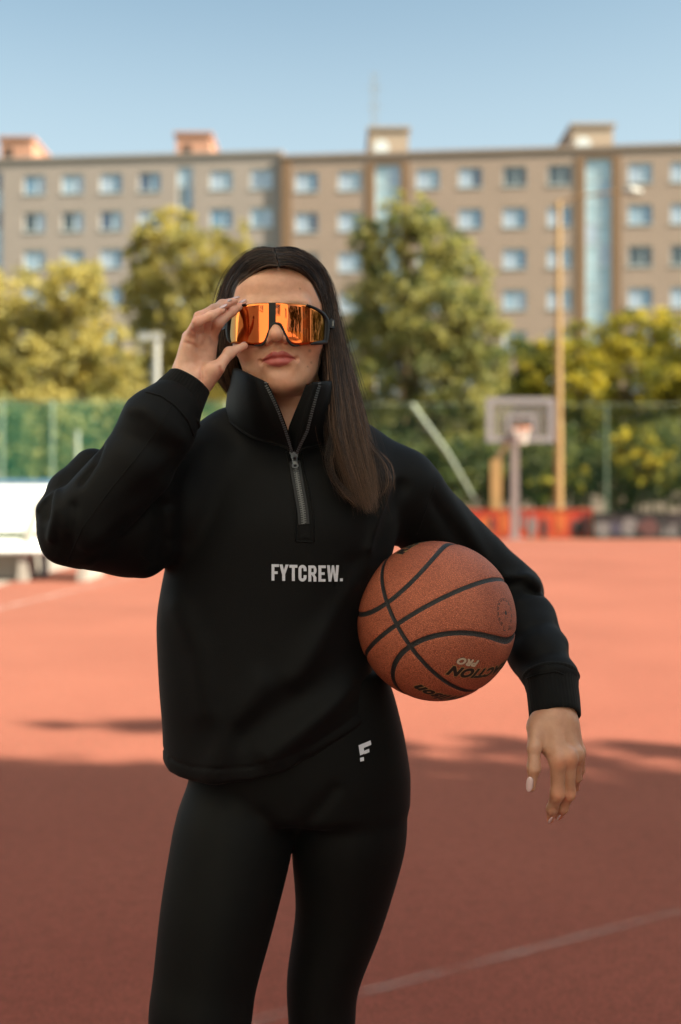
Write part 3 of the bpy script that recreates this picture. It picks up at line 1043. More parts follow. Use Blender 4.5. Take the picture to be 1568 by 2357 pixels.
slab(x0, x1 + .06, YB - .40, zpy(1268, YB - .4), YB + .06, zpy(1241, YB + .05), .04, "board", M_BENCH)
MB().box(x0, x1, YB + .90, YB + 1.0, zpy(1113, YB + .95) + .004, zpy(1104, YB + .95)).build("edge_strip", M_BLUE, o)
for px in (-120, 66, 200):
    x = P(px, 1141, YB).x
    m = MB()
    m.add([(x - .07, YB - .38, 0), (x + .07, YB - .38, 0), (x + .07, YB + .95, 0), (x - .07, YB + .95, 0),
           (x - .06, YB - .3, zpy(1274, YB - .3)), (x + .06, YB - .3, zpy(1274, YB - .3)), (x + .06, YB + .9, zpy(1124, YB + .9)), (x - .06, YB + .9, zpy(1124, YB + .9))],
          [(0, 3, 2, 1), (4, 5, 6, 7), (0, 1, 5, 4), (1, 2, 6, 5), (2, 3, 7, 6), (3, 0, 4, 7)])
    m.build("leg", M_CONC, o)
MB().box(x0, P(57, 1141, YB).x, YB + .02, YB + .5, 0, zpy(1275, YB)).build("concrete_base", M_CONC, o)

# ------------------------------------------------------------------ unseen things right of and behind the camera, some added for shade and fill
def shade_block(label, x0, x1, y0, y1, h, mat, face):
    r = empty("apartment_block", ((x0 + x1) / 2, (y0 + y1) / 2, 0), label, "building", "apartment blocks beyond the court")
    MB().box(x0, x1, y0, y1, 0, h).build("wall", mat, r)
    MB().box(x0 - .15, x1 + .15, y0 - .15, y1 + .15, h + .003, h + .25).build("roof", mat, r)
    fr = MB(); pn = MB()
    for k in range(int(h / 2.8)):
        z = 1.2 + k * 2.8
        if face == 'x':
            for j in range(int((y1 - y0) / 3)):
                y = y0 + 1.5 + j * 3
                fr.box(x0 - .05, x0 - .004, y - .8, y + .8, z, z + 1.4); pn.box(x0 - .07, x0 - .052, y - .7, y + .7, z + .1, z + 1.3)
        else:
            for j in range(int((x1 - x0) / 3)):
                x = x0 + 1.5 + j * 3
                fr.box(x - .8, x + .8, y1 + .004, y1 + .05, z, z + 1.4); pn.box(x - .7, x + .7, y1 + .052, y1 + .07, z + .1, z + 1.3)
    fr.build("window", M_FRAME, r); pn.build("pane", G_BLUE, r)


shade_block("tan apartment block to the right of the court, out of the picture", 17.5, 23, -13, -2.5, 24, M_WALL_R, 'x')  # unseen block added so its shadow covers the near court and the woman
for i, (x, y, s) in enumerate([(13.2, .2, 1.0), (13.6, -4.4, .92)]):
    bl = [((x, y, 8.8 * s), (2.2, 2.0, 2.0)), ((x - .2, y, 6.4 * s), (2.3, 2.3, 1.8)), ((x, y - .2, 10.9 * s), (1.6, 1.25, 1.6)), ((x + .2, y - .6, 12.8 * s), (1.2, 1.1, 1.5))]
    if i == 0: bl += [((x, y + 1.55, 11.75), (.5, .28, .26)), ((x, y + 1.3, 10.2), (.7, .65, .8)), ((x, y - .2, 14.2), (.8, .9, 1.0))]
    tree(["tall leafy tree nearest the sunlit court on the right side, out of the picture", "second tall leafy tree along the right side, out of the picture"][i],
         (x, y, 0), bl, 9000, .26, M_LEAF_GREEN, 60 + i, .2, group="trees along the right side of the court")
for i, (x, y, h) in enumerate([(21, 3.0, 8.0), (21.5, 8.6, 9.0), (22, 14.6, 8.4), (22, 21, 9.0)]):
    bl = [((x, y, h * .72), (2.6, 2.8, 2.6)), ((x - .4, y + 1.4, h * .45), (2.4, 2.4, 2.2)), ((x + .3, y - 1.3, h * .42), (2.4, 2.4, 2.2))]
    tree(["round leafy tree first in the row beyond the right touchline, out of the picture", "round leafy tree second in the row beyond the right touchline, out of the picture", "round leafy tree third in the row beyond the right touchline, out of the picture", "round leafy tree last in the row beyond the right touchline, out of the picture"][i],
         (x, y, 0), bl, 5000, .32, M_LEAF_DARK, 80 + i, .18, group="trees along the right side of the court")
for i, (x, y, h) in enumerate([(6.4, -19.5, 10.5), (10.6, -19.0, 11.5), (15.6, -17.5, 10.5)]):  # unseen trees added to darken the right half of the mirrored lens
    bl = [((x, y, h * .74), (2.3, 2.2, 2.6)), ((x - .9, y + .4, h * .48), (2.2, 2.0, 2.2)), ((x + 1.0, y + .2, h * .42), (2.2, 2.0, 2.2)), ((x, y, h * .2), (1.9, 1.6, 1.5))]
    tree(["dense leafy tree at the end of the cream block, behind the viewer", "dense leafy tree between two others behind the viewer", "dense leafy tree nearest the tan block behind the viewer"][i],
         (x, y, 0), bl, 6000, .34, M_LEAF_DARK, 95 + i, .2, group="trees behind the viewer")
# unseen pale block, added to bounce sunlight onto the woman and into the glasses
M_WALL_W = simple_mat("render_cream", (.80, .76, .68), .9, var=.04, scale=.6)
block("apartment_block", "cream apartment block behind the viewer, mirrored in the glasses", (2.2, -14.5), (-10.2, 4.6), 27, 11, M_WALL_W,
      [2.0 + 3.4 * i for i in range(7)], 8, 2.9, 24.2, [], 1.5, 1.3, 1.3, 3)

# ================================================================== PERSON
person = empty("person", (-.05, 1.70, 0), "dark-haired woman in black sweatshirt and leggings, one hand raised to her glasses", "person")

HO = PA(641, 745, 1.690)                    # head origin: between the ears at eye height
_r = math.radians(4.6)
HR = np.array([[math.cos(_r), 0, -math.sin(_r)], [0, 1, 0], [math.sin(_r), 0, math.cos(_r)]])  # local -> world


def h2w(q): return HO + np.asarray(q) @ HR.T


def w2h(p): return (p - HO) @ HR


FZ = np.array([-.113, -.107, -.098, -.085, -.07, -.055, -.04, -.02, 0, .02, .045, .07])
F_FRONT = np.array([-.060, -.078, -.0855, -.0870, -.0868, -.0868, -.0868, -.0850, -.0825, -.0860, -.0875, -.079])
F_HW = np.array([.018, .031, .0415, .0505, .0565, .0605, .0645, .0675, .0685, .0690, .0695, .0665])
F_YC = np.array([-.045, -.045, -.04, -.03, -.02, -.01, 0, 0, 0, 0, 0, 0])
F_BACK = np.array([-.01, -.005, .002, .01, .015, .02, .03, .05, .06, .06, .06, .06])


D_FR, D_HW, D_YC, D_BK = [dense(FZ, t, 240, 4) for t in (F_FRONT, F_HW, F_YC, F_BACK)]


def face_sd(p):
    q = w2h(p)
    x, y, z = q[:, 0], q[:, 1], q[:, 2]
    ax = np.abs(x)
    zz = np.clip(z, FZ[0], FZ[-1])
    fr = np.interp(zz, *D_FR); hw = np.interp(zz, *D_HW); yc = np.interp(zz, *D_YC); bk = np.interp(zz, *D_BK)
    ry = np.where(y < yc, yc - fr, bk - yc)
    n = 2.25
    rr = ((ax / hw) ** n + (np.abs(y - yc) / ry) ** n) ** (1 / n)
    d = (rr - 1) * np.minimum(hw, ry) * .85
    d = smax(d, -.1155 - z, .012)
    d = smax(d, z - .07, .02)
    d = smin(d, sd_ell(q, (0, .012, .024), (.0725, .094, .079)), .02)
    qa = np.stack([ax, y, z], 1)
    near = y < -.03
    if near.any():
        b = qa[near]; dd = d[near]; bs = q[near]
        dd = smin(dd, sd_ell(b, (.024, -.078, .011), (.026, .012, .011)), .014)
        dd = smax(dd, -sd_ell(b, (.031, -.091, -.003), (.017, .011, .011)), .012)
        dd = smin(dd, sd_ell(b, (.031, -.0745, -.004), (.0175, .0150, .0135)), .008)
        dd = smin(dd, sd_ell(b, (.041, -.060, -.033), (.022, .023, .021)), .022)
        dd = smin(dd, sd_ell(b, (0, -.0745, -.0965), (.020, .0145, .0135)), .014)
        dd = smin(dd, sd_ell(b, (0, -.0820, -.063), (.024, .0105, .020)), .016)
        # nose
        dd = smin(dd, sd_cone(b, (0, -.0875, .010), (0, -.1045, -.028), .0065, .0078), .012)
        dd = smin(dd, sd_ell(b, (0, -.1065, -.0325), (.0098, .0098, .0085)), .008)
        dd = smin(dd, sd_ell(b, (.0118, -.0975, -.0368), (.0066, .0092, .0070)), .0045)
        dd = smax(dd, -sd_ell(b, (.0068, -.1012, -.0435), (.0048, .0066, .0046)), .002)
        # philtrum
        dd = smax(dd, -sd_cone(b, (0, -.0985, -.046), (0, -.0985, -.0545), .0025, .0028), .004)
        # lips
        up = sd_chain(b, [(.0222, -.0850, -.0642), (.013, -.0915, -.0598), (.0055, -.0945, -.0570), (0, -.0943, -.0580)], [.0016, .0042, .0054, .0050], .003)
        lo = sd_chain(b, [(.021, -.0845, -.0660), (.011, -.0910, -.0688), (0, -.0935, -.0695)], [.0018, .0050, .0062], .003)
        dd = smin(dd, up, .0035)
        dd = smin(dd, lo, .0035)
        ml = sd_chain(b, [(.0255, -.0855, -.0652), (.012, -.0965, -.0636), (.005, -.1003, -.0630), (0, -.1008, -.0638)], [.0012, .0015, .0015, .0015], .001)
        dd = smax(dd, -ml, .0022)
        dd = smax(dd, -sd_ell(b, (.0262, -.0870, -.0655), (.0028, .003, .0028)), .004)
        dd = smax(dd, -sd_ell(b, (0, -.0965, -.0800), (.017, .0055, .0045)), .008)
        d = d.copy(); d[near] = dd
    d = smin(d, sd_ell(qa, (.0725, .012, -.012), (.006, .016, .028)), .006)
    return d


# ---- hands -----------------------------------------------------------------
RH = dict(  # raised hand, palm to the viewer
    wrist=[PA(388, 937, 1.561), PA(436, 872, 1.574)],
    fingers=[
        ([PA(484, 780, 1.600), PA(502, 744, 1.576), PA(533, 717, 1.588), PA(557, 702, 1.600)], [.0088, .0074, .0066, .0050]),
        ([PA(468, 771, 1.588), PA(478, 723, 1.558), PA(512, 701, 1.574), PA(540, 693, 1.590)], [.0088, .0075, .0067, .0050]),
        ([PA(453, 770, 1.574), PA(459, 730, 1.545), PA(493, 711, 1.560), PA(522, 700, 1.576)], [.0086, .0073, .0064, .0048]),
        ([PA(437, 774, 1.560), PA(455, 741, 1.528), PA(486, 727, 1.528), PA(511, 714, 1.536)], [.0082, .0070, .0062, .0047]),
    ],
    thumb=([PA(464, 882, 1.570), PA(500, 848, 1.556), PA(528, 812, 1.566), PA(563, 796, 1.586)], [.0125, .0088, .0074, .0048]),
)


PALM_LINES = (([PA(492, 822, 1.55), PA(470, 826, 1.55), PA(462, 845, 1.55), PA(463, 873, 1.55)], .0016, .0022),
                       ([PA(425, 787, 1.545), PA(446, 793, 1.55), PA(461, 806, 1.56), PA(474, 806, 1.57)], .0011, .0020),
                       ([PA(448, 765, 1.545), PA(462, 764, 1.553), PA(478, 768, 1.57)], .0012, .002),
                       ([PA(505, 845, 1.545), PA(509, 862, 1.55), PA(505, 885, 1.556)], .0014, .0022),
                       ([PA(470, 832, 1.55), PA(470, 850, 1.548), PA(474, 868, 1.548)], .0006, .002),
                       ([PA(452, 832, 1.555), PA(448, 852, 1.555)], .0005, .003),
              ([PA(443, 762, 1.54), PA(460, 752, 1.55)], .0010, .0016), ([PA(463, 757, 1.55), PA(482, 745, 1.56)], .0010, .0016))


def raised_hand_sd(p):
    W0, W1 = RH['wrist']
    d = sd_cone(p, W0, W1, .0245, .0235)
    # palm
    for a, b, ra, rb in ((PA(424, 858, 1.578), PA(438, 780, 1.566), .0135, .0118), (PA(440, 868, 1.58), PA(455, 776, 1.58), .0145, .0118),
                         (PA(455, 872, 1.58), PA(470, 778, 1.592), .0145, .0115), (PA(468, 876, 1.582), PA(484, 785, 1.603), .0135, .0108)):
        d = smin(d, sd_cone(p, a, b, ra, rb), .012)
    # heel pads
    d = smin(d, sd_cone(p, PA(459, 884, 1.570), PA(486, 855, 1.564), .0160, .0145), .010)
    d = smin(d, sd_cone(p, PA(420, 846, 1.566), PA(431, 806, 1.560), .0100, .0085), .012)
    for (x, y, yy) in ((437, 778, 1.556), (453, 774, 1.568), (470, 776, 1.582)):
        d = smin(d, sd_ell(p, PA(x, y + 8, yy), (.008, .0075, .0085)), .006)
    f = None
    for pts, r in RH['fingers']:
        e = sd_chain(p, pts, r, .004)
        f = e if f is None else smin(f, e, .0016)
    d = smin(d, f, .006)
    d = smin(d, sd_chain(p, RH['thumb'][0], RH['thumb'][1], .006), .007)
    # creases
    for pts, am, w in PALM_LINES:
        q = p.copy()
        dp = poly_dist(q * np.array([1, .25, 1]), [a * np.array([1, .25, 1]) for a in pts])
        d = d + 2.1 * am * np.exp(-(dp / w) ** 2)
    return d


YH2 = 1.60
LHD = dict(  # hanging hand, back of the hand to the viewer
    wrist=[PA(1278, 1615, 1.640), PA(1276, 1665, 1.620)],
    fingers=[
        ([PA(1284, 1752, 1.585), PA(1283, 1826, 1.590), PA(1271, 1862, 1.606), PA(1267, 1887, 1.616)], [.0110, .0092, .0078, .0050]),
        ([PA(1311, 1744, 1.588), PA(1309, 1826, 1.600), PA(1296, 1860, 1.616), PA(1286, 1880, 1.626)], [.0104, .0087, .0074, .0050]),
        ([PA(1328, 1738, 1.600), PA(1325, 1790, 1.618), PA(1322, 1812, 1.640), PA(1312, 1822, 1.656)], [.0092, .0078, .0066, .0050]),
        ([PA(1335, 1730, 1.616), PA(1335, 1772, 1.636), PA(1331, 1790, 1.652), PA(1325, 1800, 1.664)], [.0082, .0068, .0058, .0045]),
    ],
    thumb=([PA(1236, 1680, 1.610), PA(1230, 1722, 1.590), PA(1229, 1770, 1.580), PA(1224, 1813, 1.582)], [.0135, .0090, .0080, .0056]),
)


def hanging_hand_sd(p):
    q = p.copy()
    W0, W1 = LHD['wrist']
    t, dd = seg_t(p * np.array([1, 1.35, 1]), W0 * np.array([1, 1.35, 1]), W1 * np.array([1, 1.35, 1]))
    d = dd - .0312
    for a, b, ra, rb in ((PA(1250, 1672, 1.618), PA(1281, 1750, 1.590), .0165, .0118), (PA(1270, 1668, 1.614), PA(1303, 1744, 1.592), .0165, .0110),
                         (PA(1292, 1668, 1.616), PA(1322, 1738, 1.602), .0165, .0100), (PA(1310, 1672, 1.625), PA(1333, 1730, 1.618), .0140, .0085)):
        d = smin(d, sd_cone(p, a, b, ra, rb), .013)
    # fill towards the thumb
    d = smin(d, sd_cone(p, PA(1240, 1672, 1.616), PA(1250, 1712, 1.606), .0150, .0095), .012)
    f = None
    for pts, r in LHD['fingers']:
        e = sd_chain(p, pts, r, .005)
        f = e if f is None else smin(f, e, .0014)
    d = smin(d, f, .005)
    d = smin(d, sd_chain(p, LHD['thumb'][0], LHD['thumb'][1], .006), .006)
    # knuckles and joints
    for (x, y, yy, r) in ((1287, 1750, 1.5835, .0072), (1314, 1743, 1.5865, .0068), (1331, 1737, 1.599, .0058), (1284, 1827, 1.5895, .0058), (1310, 1826, 1.600, .0054), (1230, 1762, 1.5825, .0052)):
        d = smin(d, sd_ell(p, PA(x, y, yy), (r, r * .9, r * 1.5)), .010)
    # tendons
    for a, b in ((PA(1278, 1690, 1.596), PA(1285, 1738, 1.578)), (PA(1295, 1685, 1.595), PA(1311, 1732, 1.580)), (PA(1310, 1690, 1.600), PA(1327, 1728, 1.592))):
        dp = poly_dist(p, [a, b]); d = d - .0012 * np.exp(-(dp / .006) ** 2)
    # wrinkles over the joints
    for (x, y, yy) in ((1284, 1827, 1.580), (1310, 1826, 1.592), (1227, 1768, 1.573)):
        for k in (-6, -1, 4):
            a = PA(x - 9, y + k + 1, yy - .002); b = PA(x + 9, y + k - 1, yy - .002)
            dp = poly_dist(p, [a, b]); d = d + .0006 * np.exp(-(dp / .0016) ** 2)
    return d


def limb_sd(p):
    d = sd_cone(p, PA(668, 905, 1.705), PA(672, 1040, 1.745), .049, .054)           # neck
    d = smin(d, sd_chain(p, [PA(672, 1050, 1.75), PA(640, 1300, 1.715), PA(640, 1560, 1.725), PA(670, 1760, 1.735)], [.085, .095, .085, .095], .05), .05)
    d = smin(d, sd_chain(p, [PA(470, 1070, 1.73), PA(672, 1050, 1.75), PA(900, 1120, 1.75)], [.042, .05, .042], .03), .04)
    d = smin(d, sd_chain(p, [PA(470, 1085, 1.72), PA(195, 1200, 1.552), PA(312, 1068, 1.538), RH['wrist'][0], RH['wrist'][1]], [.040, .034, .031, .0245, .0235], .01), .02)
    d = smin(d, sd_chain(p, [PA(900, 1130, 1.75), PA(1165, 1358, 1.845), LHD['wrist'][0]], [.040, .033, .0255], .01), .02)
    return d


def body_legs(p):
    d = sd_chain(p, [PA(565, 1820, 1.72), PA(480, 2150, 1.65), PA(452, 2480, 1.63), PA(450, 2700, 1.67), PA(446, 3040, 1.70)], [.066, .050, .036, .036, .026], .02)
    return smin(d, sd_chain(p, [PA(770, 1820, 1.735), PA(765, 2150, 1.72), PA(738, 2440, 1.72), PA(740, 2650, 1.75), PA(742, 2960, 1.78)], [.064, .042, .032, .034, .026], .02), .01)


_boxes = []
def _bx(pts, pad): 
    a = np.array(pts); return a.min(0) - pad, a.max(0) + pad


HEADBOX = (HO - np.array([.10, .13, .14]), HO + np.array([.10, .14, .14]))
B_R = _bx([q for f, r in RH['fingers'] for q in f] + list(RH['thumb'][0]) + RH['wrist'], .035)
B_L = _bx([q for f, r in LHD['fingers'] for q in f] + list(LHD['thumb'][0]) + LHD['wrist'], .035)


def body_sd(p):
    d = limb_sd(p)
    m = p[:, 2] < .95
    if m.any():
        d[m] = smin(d[m], body_legs(p[m]), .03)
    for (lo, hi), fn, k in ((HEADBOX, face_sd, .018), (B_R, raised_hand_sd, .006), (B_L, hanging_hand_sd, .006)):
        m = ((p > lo) & (p < hi)).all(1)
        if m.any(): d[m] = smin(d[m], fn(p[m]), k)
    return d


me_body, BV, BF = mesh_sdf("body", body_sd, (-.50, 1.42, .02), (.42, 1.96, 1.70), .0018, slack=1.25)

# skin tone map: base, flush, lips, scalp, palm
q = w2h(BV)
ax = np.abs(q[:, 0])
base = np.array([.70, .375, .245])
Cc = np.tile(base, (len(BV), 1))
def blend(mask, col):
    global Cc
    mask = np.clip(mask, 0, 1)[:, None]
    Cc = Cc * (1 - mask) + np.array(col) * mask
def gs(d2, s): return np.exp(-d2 / (2 * s * s))
inhead = (np.abs(q) < .16).all(1)
ch = gs((ax - .042) ** 2 + (q[:, 2] + .036) ** 2, .016) * (q[:, 1] < -.03) * inhead
blend(ch * .38, (0.718, 0.276, 0.179))
blend(gs(ax ** 2 + (q[:, 2] + .035) ** 2, .010) * (q[:, 1] < -.08) * inhead * .3, (0.718, 0.290, 0.186))
blend(gs(ax ** 2 + (q[:, 2] + .102) ** 2, .014) * (q[:, 1] < -.05) * inhead * .25, (0.718, 0.304, 0.193))
# lips
ut = np.interp(ax, [0, .0055, .013, .0245], [-.0548, -.0526, -.0554, -.0638])
lb = np.interp(ax, [0, .011, .0225], [-.0762, -.0742, -.0662])
lipm = (q[:, 2] < ut) & (q[:, 2] > lb) & (ax < .0245) & (q[:, 1] < -.075) & inhead
soft = np.clip(np.minimum(ut - q[:, 2], q[:, 2] - lb) / .0016, 0, 1) * lipm
blend(soft * .95, (.53, .125, .115))
blend(soft * (q[:, 2] > -.0638) * .7, (.40, .075, .065))
# scalp
hl = np.interp(ax, [0, .02, .04, .055, .064, .08], [.083, .079, .064, .043, .020, .005])
yf = np.interp(ax, [0, .055, .066, .08], [-.2, -.2, -.03, -.03])
sc = inhead & (((q[:, 2] > hl) & (q[:, 1] > -.12)) | ((q[:, 1] > .0) & (q[:, 2] > -.075)))
blend(np.clip((q[:, 2] - hl + .002) / .004, 0, 1) * inhead * (q[:, 1] < .0) , (.022, .014, .010))
blend(((q[:, 1] >= .0) & (q[:, 2] > -.075) & inhead) * 1.0, (.022, .014, .010))
# brows
zb = .0020 + .004 * np.clip((ax - .012) / .02, 0, 1) - .005 * np.clip((ax - .035) / .015, 0, 1)
blend(np.exp(-((q[:, 2] - zb) / .0032) ** 2) * (ax > .011) * (ax < .05) * (q[:, 1] < -.05) * inhead * .8, (.04, .022, .015))
# moles
for (mx, my, s) in ((713, 807, .0014), (716, 832, .0011), (691, 665, .0008), (708, 842, .0008)):
    w = h2w([(0, 0, 0)])[0]
    Xm, Zm = (mx - CX) / FPX * 1.612, CAMZ - (my - HY) / FPX * 1.612
    blend(gs((BV[:, 0] - Xm) ** 2 + (BV[:, 2] - Zm) ** 2, s) * (BV[:, 1] < 1.66) * .6, (.10, .045, .03))
# hands: redder finger ends and knuckles, paler palm
inR = ((BV > B_R[0]) & (BV < B_R[1])).all(1); inL = ((BV > B_L[0]) & (BV < B_L[1])).all(1)
inR[inR] = raised_hand_sd(BV[inR]) < .004
blend(inR * .6, (0.86, 0.53, 0.40))
for pts, r in RH['fingers'] + [RH['thumb']]:
    blend(inR * gs(((BV - pts[3]) ** 2).sum(1), .010) * .5, (0.800, 0.345, 0.255))
    blend(inR * gs(((BV - pts[1]) ** 2).sum(1), .010) * .25, (0.759, 0.345, 0.248))
blend(inR * .0, (0.46, 0.310, 0.186))
blend(inL * .85, (.48, .255, .165))
for (x, y, yy) in ((1287, 1756, 1.575), (1314, 1749, 1.58), (1284, 1832, 1.58), (1310, 1832, 1.592)):
    blend(inL * gs(((BV - PA(x, y, yy)) ** 2).sum(1), .007) * .5, (0.635, 0.235, 0.131))
for pts, r in LHD['fingers']: blend(inL * gs(((BV - pts[3]) ** 2).sum(1), .012) * .5, (0.635, 0.235, 0.138))
sc_ = np.array([1, .25, 1])
for pts, am, w in PALM_LINES:
    blend(inR * np.exp(-(poly_dist(BV * sc_, [a * sc_ for a in pts]) / (w * 1.2)) ** 2) * min(.75, am * 420), (.62, .27, .19))
blend(inR * gs((BV[:, 0] - PA(455, 0, 1.56)[0]) ** 2 + (BV[:, 2] - PA(0, 745, 1.56)[2]) ** 2, .016) * .45, (.76, .36, .27))
set_col(me_body, "skin", Cc)


def skin_mat():
    m, nt, b = mat_new("skin")
    at = N(nt, "ShaderNodeAttribute", attribute_name="skin")
    tc = N(nt, "ShaderNodeTexCoord")
    n1 = N(nt, "ShaderNodeTexNoise", i_Scale=55.0, i_Detail=5.0, i_Roughness=.6)
    n2 = N(nt, "ShaderNodeTexNoise", i_Scale=420.0, i_Detail=3.0)
    n3 = N(nt, "ShaderNodeTexVoronoi", i_Scale=900.0)
    for n in (n1, n2, n3): L(nt, tc.outputs["Object"], n.inputs["Vector"])
    r = ramp(nt, n1.outputs["Fac"], [(.28, (.88, .83, .81)), (.72, (1.08, 1.11, 1.12))])
    mx = N(nt, "ShaderNodeMix", data_type='RGBA', blend_type='MULTIPLY'); mx.inputs[0].default_value = 1
    L(nt, at.outputs["Color"], mx.inputs[6]); L(nt, r.outputs[0], mx.inputs[7])
    L(nt, mx.outputs[2], b.inputs["Base Color"])
    b.inputs["Subsurface Weight"].default_value = .35
    b.inputs["Subsurface Radius"].default_value = (1.0, .35, .2)
    b.inputs["Subsurface Scale"].default_value = .0022
    b.inputs["Roughness"].default_value = .40
    b.inputs["Specular IOR Level"].default_value = .5
    ad = N(nt, "ShaderNodeMath", operation='ADD'); L(nt, n2.outputs[0], ad.inputs[0]); L(nt, n3.outputs["Distance"], ad.inputs[1])
    bp = N(nt, "ShaderNodeBump", i_Strength=.22, i_Distance=.0006)
    L(nt, ad.outputs[0], bp.inputs["Height"]); L(nt, bp.outputs[0], b.inputs["Normal"])
    return m


M_SKIN = skin_mat()
body = put("body", me_body, M_SKIN, person)
tag(body, "")

# eyes behind the glasses
M_EYE = simple_mat("eye_white", (.70, .66, .62), .2, var=.03)
M_IRIS = simple_mat("iris_brown", (.05, .025, .015), .15)
for s in (-1, 1):
    m = MB()
    c = h2w([(s * .031, -.0755, -.004)])[0]
    for mi, r, dy in ((0, .0118, 0), (1, .0058, -.0068)):
        n = 12
        vs = []; fs = []
        for i in range(n + 1):
            for j in range(n * 2):
                a = math.pi * i / n; b_ = math.pi * j / n
                vs.append((c[0] + r * math.sin(a) * math.cos(b_), c[1] + dy + r * math.sin(a) * math.sin(b_), c[2] + r * math.cos(a)))
        for i in range(n):
            for j in range(n * 2):
                fs.append((i * 2 * n + j, (i + 1) * 2 * n + j, (i + 1) * 2 * n + (j + 1) % (2 * n), i * 2 * n + (j + 1) % (2 * n)))
        m.add(vs, fs, mi)
    m.build("eye", [M_EYE, M_IRIS], person, True)

# nails
M_NAIL = simple_mat("pale_pink_nail", (.66, .47, .47), .18, var=.03, spec=.7, coat=.5)


def nail(c, along_, out_, ln, wd, th=.0012):
    a = Vector(along_).normalized(); o = Vector(out_); o = (o - a * o.dot(a)).normalized(); s = a.cross(o)
    vs = []; fs = []
    nu, nv = 9, 9
    for lay in (0, 1):
        for i in range(nu):
            u = i / (nu - 1) * 2 - 1
            for j in range(nv):
                v = j / (nv - 1) * 2 - 1
                w = wd / 2 * math.sqrt(max(.05, 1 - abs(u) ** (3.2 if u < 0 else 2.4)))
                x = v * w
                drop = (x / (wd / 2)) ** 2 * wd * .22 + (abs(u) ** 2) * ln * .05
                vs.append(Vector(c) + a * (u * ln / 2) + s * x + o * ((th if lay else 0) - drop))
    for i in range(nu - 1):
        for j in range(nv - 1):
            k = i * nv + j
            fs.append((k, k + nv, k + nv + 1, k + 1)[::-1]); k += nu * nv
            fs.append((k, k + nv, k + nv + 1, k + 1))
    off = nu * nv
    rim = [i * nv for i in range(nu)] + [(nu - 1) * nv + j for j in range(1, nv)] + [i * nv + nv - 1 for i in range(nu - 2, -1, -1)] + [j for j in range(nv - 2, 0, -1)]
    for i in range(len(rim)):
        a_, b_ = rim[i], rim[(i + 1) % len(rim)]
        fs.append((a_, b_, b_ + off, a_ + off))
    MB().add(vs, fs).build("fingernail", M_NAIL, person, True)


pt = LHD['thumb'][0]
nail(PA(1219, 1806, 1.5735), pt[3] - pt[2], (-.35, -1, .0), .0215, .0098)
nail(PA(1268.5, 1888, 1.609), PA(1262, 1900, 1.617) - PA(1273, 1878, 1.606), (.6, -.7, .2), .014, .0075)
nail(PA(1287, 1882, 1.619), PA(1280, 1894, 1.626) - PA(1291, 1874, 1.612), (.6, -.7, .2), .013, .007)
nail(PA(1317, 1821, 1.648), (-.5, .5, -.6), (.6, -.6, -.3), .010, .006)
for (pts, r), back in zip(RH['fingers'], ((-.3, -.25, 1), (-.3, -.35, 1), (-.3, -.3, 1), (-.3, -.35, 1))):
    a_ = Vector(pts[3] - pts[2]).normalized()
    o_ = Vector(back); o_ = (o_ - a_ * o_.dot(a_)).normalized()
    nail(Vector(pts[3]) + o_ * (r[3] * .92) + a_ * .0035, a_, o_, .014, .0085)
pt = RH['thumb'][0]
nail(Vector(pt[3]) + Vector((-.003, .0045, .002)), pt[3] - pt[2], (.2, 1, .6), .014, .009)

# ================================================================== CLOTHES
def cloth_mat(name, col, scale, bump, sheen, rough=.9):
    m, nt, b = mat_new(name)
    tc = N(nt, "ShaderNodeTexCoord")
    n1 = N(nt, "ShaderNodeTexNoise", i_Scale=9.0, i_Detail=4.0)
    n2 = N(nt, "ShaderNodeTexNoise", i_Scale=scale, i_Detail=3.0, i_Roughness=.7)
    L(nt, tc.outputs["Object"], n1.inputs["Vector"]); L(nt, tc.outputs["Object"], n2.inputs["Vector"])
    r = ramp(nt, n1.outputs["Fac"], [(.3, tuple(c * .85 for c in col)), (.7, tuple(c * 1.2 for c in col))])
    L(nt, r.outputs[0], b.inputs["Base Color"])
    b.inputs["Roughness"].default_value = rough
    b.inputs["Specular IOR Level"].default_value = .15
    b.inputs["Sheen Weight"].default_value = sheen
    b.inputs["Sheen Roughness"].default_value = .45
    b.inputs["Sheen Tint"].default_value = (.8, .85, .9, 1)
    bp = N(nt, "ShaderNodeBump", i_Strength=bump, i_Distance=.0012)
    L(nt, n2.outputs[0], bp.inputs["Height"]); L(nt, bp.outputs[0], b.inputs["Normal"])
    return m


def rib_mat(name, col, axis_scale):
    m, nt, b = mat_new(name)
    b.inputs["Roughness"].default_value = .9
    b.inputs["Specular IOR Level"].default_value = .15
    b.inputs["Sheen Weight"].default_value = .04
    tc = N(nt, "ShaderNodeTexCoord")
    at = N(nt, "ShaderNodeAttribute", attribute_name="rib")
    mu = N(nt, "ShaderNodeMath", operation='MULTIPLY'); mu.inputs[1].default_value = axis_scale
    sn = N(nt, "ShaderNodeMath", operation='SINE')
    L(nt, at.outputs["Fac"], mu.inputs[0]); L(nt, mu.outputs[0], sn.inputs[0])
    n1 = N(nt, "ShaderNodeTexNoise", i_Scale=60.0); L(nt, tc.outputs["Object"], n1.inputs["Vector"])
    r = ramp(nt, n1.outputs["Fac"], [(.3, tuple(c * .85 for c in col)), (.7, tuple(c * 1.2 for c in col))])
    L(nt, r.outputs[0], b.inputs["Base Color"])
    bp = N(nt, "ShaderNodeBump", i_Strength=.25, i_Distance=.0008)
    L(nt, sn.outputs[0], bp.inputs["Height"]); L(nt, bp.outputs[0], b.inputs["Normal"])
    return m


M_SWEAT = cloth_mat("black_fleece_jersey", (.0024, .0024, .0026), 700, .30, .025, .66)
M_LEG = cloth_mat("black_legging_knit", (.0020, .0022, .0022), 1400, .12, .012, .66)
M_RIB = rib_mat("black_rib_knit", (.0050, .0050, .0052), 260.0)

